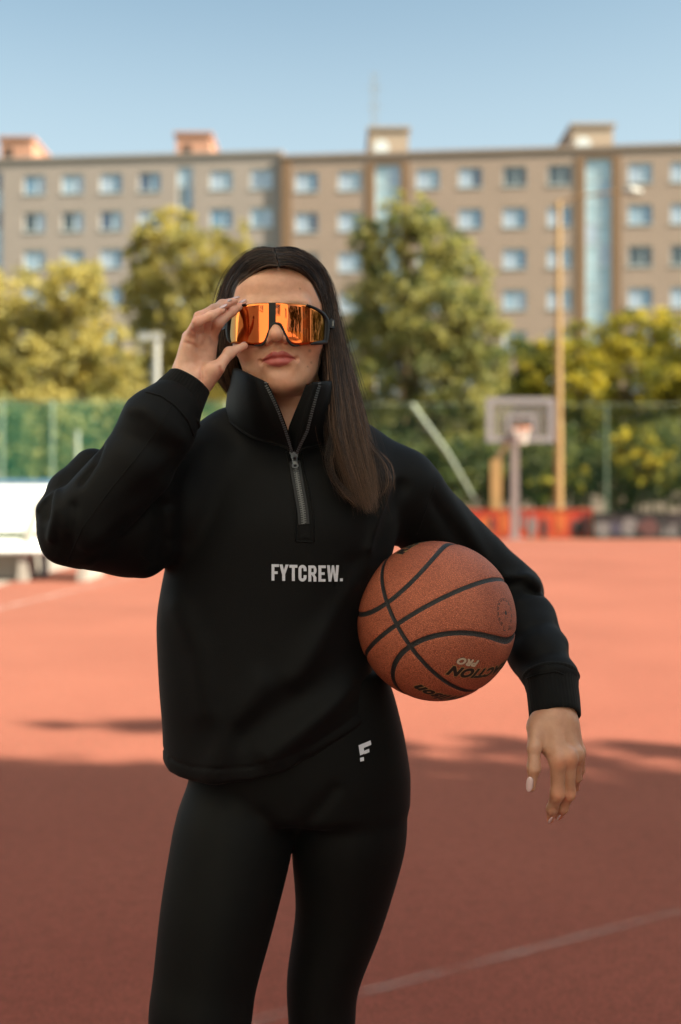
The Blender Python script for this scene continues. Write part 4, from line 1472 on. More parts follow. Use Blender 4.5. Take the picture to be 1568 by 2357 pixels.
TZ_PY = np.array([960, 1010, 1080, 1200, 1330, 1420, 1600, 1740, 1830])
TZ_L = np.array([560, 500, 424, 400, 372, 359, 366, 374, 380])
TZ_R = np.array([760, 840, 930, 925, 890, 848, 864, 905, 915])
TZ_F = np.array([1.690, 1.650, 1.612, 1.590, 1.590, 1.592, 1.588, 1.585, 1.590])
TZ_B = np.array([1.80, 1.83, 1.85, 1.855, 1.85, 1.84, 1.84, 1.85, 1.85])
TZ_Z = CAMZ - (TZ_PY - HY) / FPX * 1.69


D_TL, D_TR, D_TF, D_TB = [dense(TZ_Z, t, 240, 8) for t in (TZ_L, TZ_R, TZ_F, TZ_B)]


def torso_sd(p):
    z = p[:, 2]
    def T(a): return np.interp(z, *a)
    xl = (T(D_TL) - CX) / FPX * 1.69; xr = (T(D_TR) - CX) / FPX * 1.69
    f = T(D_TF); b = T(D_TB)
    cx = (xl + xr) / 2; hw = (xr - xl) / 2; cy = (f + b) / 2; hd = (b - f) / 2
    n = 2.5
    r = ((np.abs(p[:, 0] - cx) / hw) ** n + (np.abs(p[:, 1] - cy) / hd) ** n) ** (1 / n)
    d = (r - 1) * np.minimum(hw, hd) * .9
    return smax(d, z - TZ_Z[0], .03)


HEM_X = np.array([370, 378, 390, 412, 440, 500, 580, 650, 720, 790, 860, 905, 960])
HEM_PY = np.array([1742, 1756, 1774, 1787, 1797, 1802, 1797, 1778, 1746, 1700, 1645, 1592, 1530])

# folds: (points, height of ridge (+) or groove (-), width)
FOLDS = []
def fold(pts, amp, w):
    FOLDS.append(([PA(*q) for q in pts], amp, w))


# raised sleeve
fold([(86, 1172, 1.53), (108, 1138, 1.53), (130, 1104, 1.54)], .004, .005)
fold([(127, 1120, 1.52), (130, 1176, 1.50), (114, 1240, 1.505)], .006, .007)
fold([(112, 1150, 1.52), (110, 1190, 1.515)], -.006, .008)
fold([(150, 1290, 1.50), (165, 1225, 1.49), (170, 1170, 1.49)], -.006, .009)
fold([(236, 1034, 1.52), (228, 1070, 1.51), (190, 1114, 1.50)], -.006, .006)
fold([(205, 1310, 1.51), (260, 1285, 1.50), (340, 1222, 1.51)], .007, .013)
fold([(240, 1318, 1.52), (300, 1285, 1.50), (350, 1245, 1.52)], -.006, .009)
fold([(300, 1325, 1.53), (340, 1300, 1.53), (372, 1300, 1.55)], .008, .009)
fold([(345, 1262, 1.53), (395, 1205, 1.56)], -.009, .011)
fold([(365, 1330, 1.58), (372, 1250, 1.58), (380, 1170, 1.58)], -.012, .014)
fold([(390, 1180, 1.58), (398, 1240, 1.58), (392, 1300, 1.58)], .005, .010)
fold([(250, 985, 1.50), (300, 1005, 1.49), (370, 1035, 1.49)], -.005, .013)
fold([(285, 935, 1.50), (335, 945, 1.49), (415, 1010, 1.51)], .005, .011)
fold([(398, 1075, 1.53), (370, 1105, 1.50), (310, 1150, 1.48)], -.005, .012)
fold([(330, 1170, 1.49), (270, 1210, 1.48), (200, 1270, 1.49)], .005, .014)
# chest and belly
fold([(470, 1030, 1.62), (430, 1120, 1.60), (410, 1240, 1.59)], -0.0102, 0.0153)
fold([(870, 1290, 1.60), (790, 1400, 1.585), (680, 1560, 1.585)], 0.0076, 0.0187)
fold([(880, 1540, 1.60), (780, 1620, 1.585), (620, 1740, 1.58)], 0.0093, 0.0170)
fold([(890, 1575, 1.60), (800, 1680, 1.585), (700, 1745, 1.585)], -0.0076, 0.0153)
fold([(865, 1480, 1.60), (760, 1560, 1.585), (560, 1690, 1.58)], -0.0076, 0.0204)
fold([(400, 1400, 1.60), (450, 1500, 1.585), (470, 1640, 1.58)], 0.0059, 0.0221)
fold([(600, 1580, 1.58), (520, 1700, 1.58), (480, 1790, 1.58)], 0.0068, 0.0204)
fold([(820, 1300, 1.59), (850, 1360, 1.59), (860, 1440, 1.6)], -0.0102, 0.0136)
fold([(930, 1120, 1.66), (905, 1200, 1.62), (878, 1290, 1.61)], -0.0153, 0.0102)
fold([(905, 1105, 1.64), (880, 1190, 1.61), (862, 1260, 1.60)], 0.0085, 0.0119)
# hanging sleeve
fold([(1000, 1110, 1.74), (1060, 1200, 1.745), (1130, 1320, 1.77)], .007, .014)
fold([(985, 1150, 1.72), (1080, 1270, 1.75), (1150, 1350, 1.78)], -.007, .012)
fold([(1238, 1345, 1.80), (1215, 1322, 1.78), (1170, 1330, 1.77)], .007, .010)
fold([(1232, 1372, 1.79), (1205, 1352, 1.77), (1165, 1372, 1.76)], -.009, .009)
fold([(1300, 1478, 1.72), (1250, 1470, 1.69), (1190, 1500, 1.70)], .004, .011)
fold([(1275, 1440, 1.74), (1230, 1445, 1.71), (1190, 1470, 1.71)], -.004, .010)
fold([(1305, 1510, 1.69), (1260, 1505, 1.66), (1200, 1530, 1.67)], -.0035, .010)
fold([(1322, 1548, 1.66), (1270, 1535, 1.63), (1215, 1555, 1.64)], .0045, .010)


def sweat_sd(p):
    d = torso_sd(p)
    x, y, z = p.T
    yy_ = np.clip(y, 1.55, 1.71)
    hz = CAMZ - (np.interp(x / yy_ * FPX + CX, HEM_X, HEM_PY) - HY) / FPX * yy_
    d = smax(d, (hz - z) * .75, .004)
    # shoulders
    d = smin(d, sd_chain(p, [PA(650, 1025, 1.745), PA(540, 1030, 1.735), PA(455, 1080, 1.715)], [.072, .058, .060], .02), .03)
    d = smin(d, sd_chain(p, [PA(690, 1025, 1.750), PA(800, 1060, 1.745), PA(915, 1122, 1.745)], [.072, .060, .062], .02), .03)
    # raised sleeve
    up = sd_chain(p, [PA(445, 1120, 1.70), PA(300, 1208, 1.615), PA(190, 1210, 1.558)], [.083, .074, .060], .008)
    fo = sd_chain(p, [PA(202, 1192, 1.532), PA(314, 1070, 1.536), PA(366, 978, 1.548), PA(394, 944, 1.556)], [.050, .0510, .0525, .0425], .006)
    d = smin(d, up, .022)
    d = smin(d, fo, .005)
    d = smin(d, sd_cone(p, PA(213, 1080, 1.600), PA(160, 1135, 1.580), .0295, .030), .008)
    d = smin(d, sd_ell(p, PA(160, 1138, 1.578), (.030, .029, .034)), .010)
    d = smin(d, sd_cone(p, PA(110, 1172, 1.552), PA(142, 1118, 1.566), .0155, .0120), .010)
    d = smin(d, sd_cone(p, PA(128, 1190, 1.545), PA(140, 1255, 1.545), .021, .024), .012)
    d = smin(d, sd_ell(p, PA(340, 1285, 1.60), (.024, .03, .026)), .015)
    # hanging sleeve
    up = sd_chain(p, [PA(918, 1132, 1.745), PA(1000, 1216, 1.785), PA(1092, 1303, 1.825), PA(1186, 1366, 1.845)], [.062, .059, .058, .047], .006)
    d = smin(d, up, .018)
    d = smin(d, sd_ell(p, PA(1206, 1346, 1.815), (.022, .03, .020)), .012)
    fo = sd_chain(p, [PA(1180, 1378, 1.835), PA(1208, 1430, 1.785), PA(1235, 1500, 1.725), PA(1266, 1556, 1.675)], [.044, .048, .045, .0395], .006)
    d = smin(d, fo, .007)
    for pts, am, w in FOLDS:
        lo = np.min(pts, axis=0) - 3 * w; hi = np.max(pts, axis=0) + 3 * w
        lo[1] -= .04; hi[1] += .03
        m = ((p > lo) & (p < hi)).all(1)
        if m.any():
            sc = np.array([1, .6, 1])
            dp = poly_dist(p[m] * sc, [a * sc for a in pts])
            d[m] = d[m] - am * np.exp(-(dp / w) ** 2)
    # soft wrinkling of heavy jersey
    wv = np.sin(21 * x + 13 * z + 4 * np.sin(9 * z + 3 * y)) * np.sin(17 * z - 11 * x + 5 * np.sin(8 * x)) 
    d = d - .0011 * wv
    # seams: hem stitch, shoulder seam, placket
    low = (z < 1.15) & (x < .09)
    d = d + np.where(low, .0013 * np.exp(-((z - hz - .019) / .0022) ** 2), 0)
    return d


me_sw, SV, SF = mesh_sdf("sweatshirt", sweat_sd, (-.50, 1.40, .84), (.45, 1.94, 1.46), .0034, slack=1.3)
# open the neck: drop faces inside the collar ring
NECK_C = PA(676, 985, 1.735)
cen = SV[SF].mean(1)
ins = (((cen[:, 0] - NECK_C[0]) / .068) ** 2 + ((cen[:, 1] - 1.725) / .070) ** 2 < 1) & (cen[:, 2] > 1.3)
vz = (cen[:, 2] > CAMZ - (1052 - HY) / FPX * 1.64) & (np.abs(cen[:, 0] - (676 - CX) / FPX * 1.64) < .030 * (cen[:, 2] - (CAMZ - (1052 - HY) / FPX * 1.64)) / .04) & (cen[:, 1] < 1.72)
SF2 = SF[~(ins | vz)]
bpy.data.meshes.remove(me_sw)
me_sw = np_mesh("sweatshirt", SV, SF2)
sweat = put("sweatshirt", me_sw, M_SWEAT, person)
BVH_SW = BVHTree.FromPolygons([tuple(v) for v in SV], [tuple(f) for f in SF2])


def on_shirt(px, py, Y0=1.62, lift=.001):
    """surface point of the shirt seen near (px, py)"""
    o = Vector((0, 0, CAMZ)); d = (P(px, py, Y0) - o).normalized()
    h, nrm, i, dist = BVH_SW.ray_cast(o, d)
    if h is None: return P(px, py, Y0), Vector((0, -1, 0))
    if nrm.dot(d) > 0: nrm = -nrm
    return h + nrm * lift, nrm


# ---- leggings
PEL_PY = np.array([1540, 1600, 1700, 1790, 1880, 1935])
PEL_L = np.array([480, 465, 440, 432, 418, 408])
PEL_R = np.array([885, 908, 933, 948, 946, 938])
PEL_Z = CAMZ - (PEL_PY - HY) / FPX * 1.70


D_PL, D_PR, D_PF, D_PB = [dense(PEL_Z, t, 200, 9) for t in (PEL_L, PEL_R, [1.615, 1.612, 1.606, 1.605, 1.612, 1.620], [1.80, 1.81, 1.835, 1.845, 1.84, 1.82])]


LEG_L = spline_chain([PA(541, 1900, 1.690), PA(531, 1960, 1.675), PA(502, 2100, 1.650), PA(472, 2260, 1.630), PA(460, 2357, 1.620), PA(453, 2470, 1.625), PA(449, 2600, 1.66), PA(447, 2750, 1.69), PA(445, 3000, 1.70)],
                     [.086, .0875, .0825, .0735, .0715, .058, .060, .053, .036], 52)
LEG_R = spline_chain([PA(806, 1890, 1.715), PA(800, 1960, 1.715), PA(783, 2100, 1.715), PA(745, 2255, 1.715), PA(741, 2357, 1.715), PA(738, 2440, 1.715), PA(738, 2560, 1.745), PA(740, 2700, 1.77), PA(742, 2920, 1.78)],
                     [.086, .083, .0670, .0545, .0495, .051, .055, .050, .036], 52)


def legging_sd(p):
    z = p[:, 2]
    xl = (np.interp(z, *D_PL) - CX) / FPX * 1.70; xr = (np.interp(z, *D_PR) - CX) / FPX * 1.70
    cx = (xl + xr) / 2; hw = (xr - xl) / 2
    fr = np.interp(z, *D_PF)
    bk = np.interp(z, *D_PB)
    cy = (fr + bk) / 2; hd = (bk - fr) / 2
    n = 2.3
    r = ((np.abs(p[:, 0] - cx) / hw) ** n + (np.abs(p[:, 1] - cy) / hd) ** n) ** (1 / n)
    d = (r - 1) * np.minimum(hw, hd) * .9
    d = smax(d, z - PEL_Z[0], .02)
    d = smax(d, CAMZ - (1880 - HY) / FPX * 1.70 - z, .02)
    Lg = sd_chain(p, *LEG_L, .003)
    Rg = sd_chain(p, *LEG_R, .003)
    d = smin(d, sd_cone(p, PA(668, 1870, 1.68), PA(668, 1928, 1.68), .05, .006), .02)
    d = smin(d, smin(Lg, Rg, .004), .012)
    # seam down the front crotch and a knee crease
    dp = poly_dist(p * np.array([1, .2, 1]), [PA(668, 1930, 1.61) * np.array([1, .2, 1]), PA(720, 1880, 1.61) * np.array([1, .2, 1]), PA(770, 1820, 1.61) * np.array([1, .2, 1])])
    d = d + .0035 * np.exp(-(dp / .012) ** 2)
    dp = poly_dist(p * np.array([1, .2, 1]), [PA(668, 1925, 1.61) * np.array([1, .2, 1]), PA(600, 1880, 1.61) * np.array([1, .2, 1])])
    d = d + .003 * np.exp(-(dp / .012) ** 2)
    return d


me_lg, LV, LF = mesh_sdf("leggings", legging_sd, (-.36, 1.46, .05), (.18, 1.92, 1.06), .004, slack=1.3)
legg = put("leggings", me_lg, M_LEG, person)
BVH_LG = BVHTree.FromPolygons([tuple(v) for v in LV], [tuple(f) for f in LF])

# ---- shoes (below the picture)
M_SHOE = simple_mat("white_trainer", (.72, .72, .70), .5)
M_SOLE = simple_mat("white_sole", (.62, .62, .60), .7)
for ax_, ay, toe in ((PA(445, 3000, 1.70)[0], 1.70, -.03), (PA(742, 2920, 1.78)[0], 1.78, .02)):
    def shoe_sd(p, ax_=ax_, ay=ay, toe=toe):
        d = sd_chain(p, [(ax_, ay + .035, .055), (ax_ + toe * .4, ay - .07, .050), (ax_ + toe, ay - .16, .040)], [.038, .042, .034], .03)
        d = smin(d, sd_cone(p, (ax_, ay + .005, .05), (ax_, ay, .105), .040, .042), .02)
        d = smax(d, .022 - p[:, 2], .006)
        return smax(d, p[:, 2] - .112, .01)
    me_, _, _ = mesh_sdf("shoe", shoe_sd, (ax_ - .1, ay - .24, 0), (ax_ + .1, ay + .12, .16), .006)
    so = put("shoe", me_, M_SHOE, person)
    def sole_sd(p, ax_=ax_, ay=ay, toe=toe):
        q = p * np.array([1, 1, .0]) 
        d = sd_chain(q, [(ax_, ay + .035, 0), (ax_ + toe * .4, ay - .07, 0), (ax_ + toe, ay - .16, 0)], [.040, .044, .037], .03)
        return smax(smax(d, .001 - p[:, 2], .004), p[:, 2] - .0235, .004)
    me_, _, _ = mesh_sdf("sole", sole_sd, (ax_ - .1, ay - .24, -.03), (ax_ + .1, ay + .12, .06), .006)
    put("sole", me_, M_SOLE, so)


# ---- lofted pieces: cuffs and collar
def loft(name, rings, mat, parent, closed=True, rib=True, thick=.0035):
    """rings: list of equal-length point loops; gives a sheet with thickness"""
    R = np.array(rings); nr, n, _ = R.shape
    V = R.reshape(-1, 3)
    F = []
    for i in range(nr - 1):
        for k in range(n if closed else n - 1):
            k2 = (k + 1) % n
            F.append((i * n + k, i * n + k2, (i + 1) * n + k2, (i + 1) * n + k))
    me = np_mesh(name, V, np.array(F))
    if rib:
        at = me.attributes.new("rib", 'FLOAT', 'POINT')
        at.data.foreach_set("value", np.tile(np.linspace(0, 1, n), nr).astype(np.float32))
    o = put(name, me, mat, parent)
    sd = o.modifiers.new("thickness", 'SOLIDIFY'); sd.thickness = thick; sd.offset = 0
    return o


def cuff(c0, c1, r0, r1, lip, flat=.92, tilt=None, n=72):
    c0 = Vector(c0); c1 = Vector(c1)
    ax_ = (c1 - c0).normalized()
    s = ax_.cross(Vector((0, 1, 0))).normalized(); t = s.cross(ax_).normalized()
    rings = []
    prof = [(-.10, r0 * .90), (-.03, r0 * 1.035), (.0, r0 * 1.045), (.035, r0 * 1.0), (.06, r0 * .985), (.3, r0 * .95 + (r1 - r0) * .25), (.6, r0 * .985 + (r1 - r0) * .62), (.9, r1 * 1.02), (.98, r1 * 1.01), (1.0, r1 * .985), (.985, r1 * .94), (.80, r1 * .90)]
    Ln = (c1 - c0).length
    for u, r in prof:
        ring = []
        for k in range(n):
            a = 2 * math.pi * k / n
            wob = 1 + .012 * math.sin(3 * a + u * 5) + .008 * math.sin(7 * a + 2)
            p = c0 + ax_ * (Ln * u) + s * (math.cos(a) * r * wob) + t * (math.sin(a) * r * flat * wob)
            if tilt is not None: p += ax_ * (tilt[0] * math.cos(a) + tilt[1] * math.sin(a)) * max(0, u)
            ring.append(p)
        rings.append(ring)
    return loft("cuff", rings, M_RIB, sweat, True, True, .003)


cuff(PA(395, 943, 1.557), PA(436, 879, 1.571), .0425, .0305, 0, .88)
cuff(PA(1268, 1560, 1.672), PA(1279, 1652, 1.632), .0395, .0352, 0, 1.0, tilt=(-.002, .0))

# collar
def cat(pts, n):
    """Catmull-Rom through points"""
    P_ = np.array(pts, float)
    P_ = np.vstack([2 * P_[0] - P_[1], P_, 2 * P_[-1] - P_[-2]])
    m = len(P_) - 3
    out = []
    for u in np.linspace(0, m - 1e-9, n):
        i = int(u); t = u - i
        a, b, c, d = P_[i], P_[i + 1], P_[i + 2], P_[i + 3]
        out.append(.5 * ((2 * b) + (c - a) * t + (2 * a - 5 * b + 4 * c - d) * t * t + (3 * b - a - 3 * c + d) * t ** 3))
    return np.array(out)


NB = 140
bot = cat([PA(671, 1040, 1.600), PA(662, 1030, 1.603), PA(640, 1021, 1.612), PA(590, 1008, 1.632), PA(548, 983, 1.662), PA(524, 958, 1.705), PA(528, 938, 1.765), PA(575, 920, 1.815), PA(660, 915, 1.835),
           PA(745, 925, 1.820), PA(800, 950, 1.780), PA(812, 985, 1.715), PA(785, 1012, 1.662), PA(735, 1024, 1.626), PA(702, 1030, 1.606), PA(690, 1036, 1.601), PA(683, 1042, 1.600)], NB)
mid = cat([PA(645, 960, 1.578), PA(632, 958, 1.578), PA(610, 955, 1.580), PA(575, 945, 1.595), PA(545, 928, 1.630), PA(529, 905, 1.690), PA(533, 885, 1.745), PA(580, 868, 1.795), PA(660, 862, 1.812),
           PA(735, 870, 1.795), PA(778, 890, 1.750), PA(792, 925, 1.690), PA(776, 950, 1.640), PA(745, 957, 1.602), PA(722, 958, 1.588), PA(710, 958, 1.583), PA(702, 958, 1.582)], NB)
topc = cat([PA(611, 886, 1.572), PA(602, 882, 1.571), PA(588, 876, 1.573), PA(566, 866, 1.592), PA(548, 858, 1.630), PA(537, 852, 1.685), PA(545, 838, 1.735), PA(590, 822, 1.778), PA(660, 816, 1.792),
            PA(720, 822, 1.778), PA(760, 842, 1.735), PA(775, 872, 1.680), PA(768, 882, 1.638), PA(755, 884, 1.604), PA(742, 885, 1.590), PA(730, 886, 1.584), PA(722, 887, 1.582)], NB)
rings = []
for t in np.linspace(0, 1, 15):
    a = (1 - t) * (1 - 2 * t); b_ = 4 * t * (1 - t); c_ = t * (2 * t - 1)
    rings.append(bot * a + mid * b_ + topc * c_)
# top edge rolls over to the inside
ctr = topc.mean(0)
for k, (dz, din) in enumerate(((.0025, .0015), (.0030, .0045), (.0005, .0070), (-.012, .0085), (-.030, .0100))):
    inn = (ctr - topc) * np.array([1, 1, 0]); inn /= np.linalg.norm(inn, axis=1)[:, None]
    rings.append(topc + inn * din + np.array([0, 0, dz]))
loft("collar", rings, M_SWEAT, sweat, False, False, .0035)
# collar-base seam roll and back-of-neck line
m = MB()
m.tube([Vector(q) + Vector((0, -.0015, -.001)) for q in bot[6:-6:2]], .0022, 8)
m.build("collar_seam", M_SWEAT, sweat, True)

# ---- zip
M_ZIP = simple_mat("black_zip_plastic", (.055, .060, .068), .3, spec=.6)
M_ZTAPE = simple_mat("zip_tape", (.009, .010, .012), .7)
M_ZMET = simple_mat("gunmetal_slider", (.17, .18, .19), .38, metal=.75)


def ribbon(name, pts, width, nrm, mat, parent, thick=.001):
    pts = [Vector(p) for p in pts]
    vs = []; fs = []
    for i, p in enumerate(pts):
        t = (pts[min(i + 1, len(pts) - 1)] - pts[max(i - 1, 0)]).normalized()
        nn = Vector(nrm[i]) if isinstance(nrm, list) else Vector(nrm)
        s = t.cross(nn).normalized()
        w = width if not callable(width) else width(i / (len(pts) - 1))
        for q in (-1, 1):
            vs += [p + s * (w / 2 * q), p + s * (w / 2 * q) + nn.normalized() * thick]
    for i in range(len(pts) - 1):
        a = i * 4; b = a + 4
        fs += [(a, b, b + 1, a + 1), (a + 2, a + 3, b + 3, b + 2), (a + 1, b + 1, b + 3, a + 3), (a, a + 2, b + 2, b)]
    fs += [(0, 1, 3, 2)]; e = (len(pts) - 1) * 4; fs += [(e, e + 2, e + 3, e + 1)]
    return MB().add(vs, fs).build(name, mat, parent)


zc = [(676, 1042), (680, 1072), (684, 1100), (689, 1128), (694, 1155), (698, 1180), (700, 1207)]
zpts, znrm = [], []
for k in np.linspace(0, len(zc) - 1.001, 46):
    i = int(k); t = k - i
    h, nn = on_shirt(zc[i][0] * (1 - t) + zc[i + 1][0] * t, zc[i][1] * (1 - t) + zc[i + 1][1] * t, lift=.0012)
    zpts.append(h); znrm.append(nn)
for _ in range(3):
    zpts = [zpts[0]] + [(zpts[i - 1] + zpts[i] * 2 + zpts[i + 1]) / 4 for i in range(1, len(zpts) - 1)] + [zpts[-1]]
ribbon("zip_tape", zpts, .0155, znrm, M_ZTAPE, sweat, .0012)


def teeth(pts, nrm, both, step=.00215, lift=.0014):
    m = MB()
    seg = [0]
    for i in range(1, len(pts)): seg.append(seg[-1] + (pts[i] - pts[i - 1]).length)
    k = 0; s = 0
    while s < seg[-1]:
        i = max(j for j in range(len(seg)) if seg[j] <= s); i = min(i, len(pts) - 2)
        t = (s - seg[i]) / max(1e-6, seg[i + 1] - seg[i])
        p = pts[i].lerp(pts[i + 1], t); tg = (pts[i + 1] - pts[i]).normalized()
        nn = (nrm[i] if isinstance(nrm, list) else Vector(nrm)).normalized()
        sd = tg.cross(nn).normalized(); nn = sd.cross(tg).normalized()
        if nn.dot(nrm[i] if isinstance(nrm, list) else Vector(nrm)) < 0: nn = -nn
        q = (1 if k % 2 else -1) if both else 0
        c = p + sd * (q * .0017) + nn * lift
        M_ = Matrix((sd, tg, nn)).transposed().to_4x4(); M_.translation = c
        m.box(-.0019, .0019, -.00075, .00075, -.0010, .0012, M_)
        m.box(-.0010 + .0016 * -q, .0010 + .0016 * -q, -.0009, .0009, -.0008, .0010, M_)
        s += step * (.5 if both else 1); k += 1
    return m


m = teeth(zpts, znrm, True, .0033)
o = m.build("zip_teeth", M_ZIP, sweat); o["kind"] = "stuff"
# open halves along the collar edges (teeth stand on the edge)
def edge_pts(col):
    return [Vector(r[col]) for r in rings[:16]]
for col, sx in ((0, 1), (NB - 1, -1)):
    e = edge_pts(col)
    nn = Vector((-.2 * sx, -1, .05)).normalized()
    if sx == -1: e = [q + Vector((.0085, -.0035, 0)) * min(1, i / 4) for i, q in enumerate(e)]
    else: e = [q + Vector((.0008, -.0015, 0)) for q in e]
    ribbon("zip_tape", [q + Vector((sx * .001, .001, 0)) for q in e], .005, nn, M_SWEAT, sweat, .0010)
    o = teeth(e, nn, False, .0033, .0012).build("zip_teeth", M_ZIP, sweat); o["kind"] = "stuff"
# fabric facing inside the right-hand half of the opening
ez = edge_pts(NB - 1)
inn_ = cat([PA(676, 1036, 1.603), PA(668, 1012, 1.602), PA(663, 992, 1.597), PA(676, 956, 1.592), PA(691, 920, 1.590), PA(705, 885, 1.588)], len(ez))
fr_ = []
for t in np.linspace(0, 1, 6):
    fr_.append([np.array(a) * (1 - t) + b_ * t + np.array([0, .0035 * t + .002 * math.sin(t * 3.14), 0]) for a, b_ in zip(ez, inn_)])
loft("zip_facing", fr_, M_SWEAT, sweat, False, False, .0022)
# slider and pull
h0, n0 = on_shirt(678, 1053, lift=.004)
def loc_mat(h, n0, down):
    y = (-Vector(down)); y = (y - n0 * y.dot(n0)).normalized(); x = y.cross(n0).normalized()
    M_ = Matrix((x, y, n0)).transposed().to_4x4(); M_.translation = h
    return M_
Ms = loc_mat(h0, n0, zpts[8] - zpts[0])
m = MB()
m.box(-.0050, .0050, -.004, .004, -.0010, .0016, Ms); m.box(-.0062, .0062, .0035, .0075, -.0010, .0014, Ms)
m.box(-.0014, .0014, -.0060, .0065, .0017, .0046, Ms)
m.build("zip_slider", M_ZMET, sweat)
m = MB()
nn_ = 24
def ringpt(a, rx, ry, cy): return (rx * math.cos(a), cy + ry * math.sin(a))
vs = []
for z in (.0028, .0044):
    for i in range(nn_):
        a = 2 * math.pi * i / nn_
        x, y = ringpt(a, .0047, .0050, -.0205); vs.append(Ms @ Vector((x, y, z)))
    for i in range(nn_):
        a = 2 * math.pi * i / nn_
        x, y = ringpt(a, .0026, .0024, -.0212); vs.append(Ms @ Vector((x, y, z)))
fs = []
for i in range(nn_):
    j = (i + 1) % nn_
    o_, i_ = 0, nn_; O2, I2 = 2 * nn_, 3 * nn_
    fs += [(O2 + i, O2 + j, I2 + j, I2 + i), (o_ + j, o_ + i, i_ + i, i_ + j), (o_ + i, o_ + j, O2 + j, O2 + i), (i_ + j, i_ + i, I2 + i, I2 + j)]
m.add(vs, fs)
m.add([Ms @ Vector(q) for q in ((-.0042, -.004, .0044), (-.0018, -.004, .0044), (-.0024, -.0165, .0044), (-.0036, -.0168, .0044), (-.0042, -.004, .0028), (-.0018, -.004, .0028), (-.0024, -.0165, .0028), (-.0036, -.0168, .0028))],
      [(0, 3, 2, 1), (4, 5, 6, 7), (0, 1, 5, 4), (1, 2, 6, 5), (2, 3, 7, 6), (3, 0, 4, 7)])
m.add([Ms @ Vector(q) for q in ((.0018, -.004, .0044), (.0042, -.004, .0044), (.0036, -.0168, .0044), (.0024, -.0165, .0044), (.0018, -.004, .0028), (.0042, -.004, .0028), (.0036, -.0168, .0028), (.0024, -.0165, .0028))],
      [(0, 3, 2, 1), (4, 5, 6, 7), (0, 1, 5, 4), (1, 2, 6, 5), (2, 3, 7, 6), (3, 0, 4, 7)])
m.box(-.0042, .0042, -.0045, -.0015, .0028, .0046, Ms); m.box(-.0034, .0034, -.0168, -.0125, .0029, .0043, Ms)
m.build("zip_pull", M_ZMET, sweat)


def shirt_tube(lst, r, n=30, name="seam_stitch", mat=None, lift=0.0004):
    pts = []
    for k in np.linspace(0, len(lst) - 1.001, n):
        i = int(k); t = k - i
        pts.append(on_shirt(lst[i][0] * (1 - t) + lst[i + 1][0] * t, lst[i][1] * (1 - t) + lst[i + 1][1] * t, lift=lift)[0])
    m = MB(); m.tube(pts, r, 6)
    return m.build(name, mat or M_SWEAT, sweat, True)


# placket edges, box end, cuff and sleeve seams
shirt_tube([(660, 1040), (668, 1080), (677, 1130), (681, 1180), (681, 1246)], .0016, 40)
shirt_tube([(681, 1246), (722, 1248)], .0016, 14)
shirt_tube([(722, 1248), (722, 1190), (712, 1130), (700, 1080), (694, 1042)], .0016, 40)
m = MB()
hs = [on_shirt(x, y, lift=.0006) for x, y in ((690, 1208), (713, 1209), (714, 1238), (690, 1238))]
vs = [h for h, n_ in hs] + [h + n_ * .0016 for h, n_ in hs]
m.add(vs, [(3, 2, 1, 0), (4, 5, 6, 7), (0, 1, 5, 4), (1, 2, 6, 5), (2, 3, 7, 6), (3, 0, 4, 7)])
m.build("zip_end_patch", M_SWEAT, sweat)
shirt_tube([(398, 930), (372, 975), (322, 1045), (260, 1120), (190, 1215), (155, 1295)], .0011, 60, lift=-.0003)
shirt_tube([(335, 902), (372, 912), (405, 935), (432, 968), (445, 1003)], .0014, 30)
shirt_tube([(1001, 1118), (985, 1160), (960, 1230)], .0012, 20, lift=-.0002)
shirt_tube([(1212, 1562), (1240, 1552), (1280, 1545), (1325, 1566)], .0014, 24)
shirt_tube([(330, 1318), (350, 1300), (318, 1270)], .0011, 16, lift=-.0003)


# ---- flat prints on cloth
def quad_patch(q, nu=7, nv=7):
    a, b, c, d = [np.array(x, float) for x in q]
    pts = []
    for i in range(nv):
        v = i / (nv - 1)
        for j in range(nu):
            u = j / (nu - 1)
            pts.append((a * (1 - u) + b * u) * (1 - v) + (d * (1 - u) + c * u) * v)
    fs = [(i * nu + j, i * nu + j + 1, (i + 1) * nu + j + 1, (i + 1) * nu + j) for i in range(nv - 1) for j in range(nu - 1)]
    return pts, fs


def print_on(quads, caster, name, mat, parent, lift=.0009):
    m = MB()
    for q in quads:
        pts, fs = quad_patch(q)
        vs = [caster(x, y, lift) for x, y in pts]
        bk = [v + Vector((0, .0006, 0)) for v in vs]
        n = len(vs)
        m.add(vs + bk, [f[::-1] for f in fs] + [tuple(i + n for i in f) for f in fs])
    return m.build(name, mat, parent)


def arc_band(cx, cy, rx, ry, a0, a1, w, n=7):
    out = []
    for i in range(n):
        t0 = a0 + (a1 - a0) * i / n; t1 = a0 + (a1 - a0) * (i + 1) / n
        f = lambda t, s: (cx + (rx - s) * math.cos(t), cy + (ry - s) * math.sin(t))
        out.append([f(t0, 0), f(t1, 0), f(t1, w), f(t0, w)])
    return out


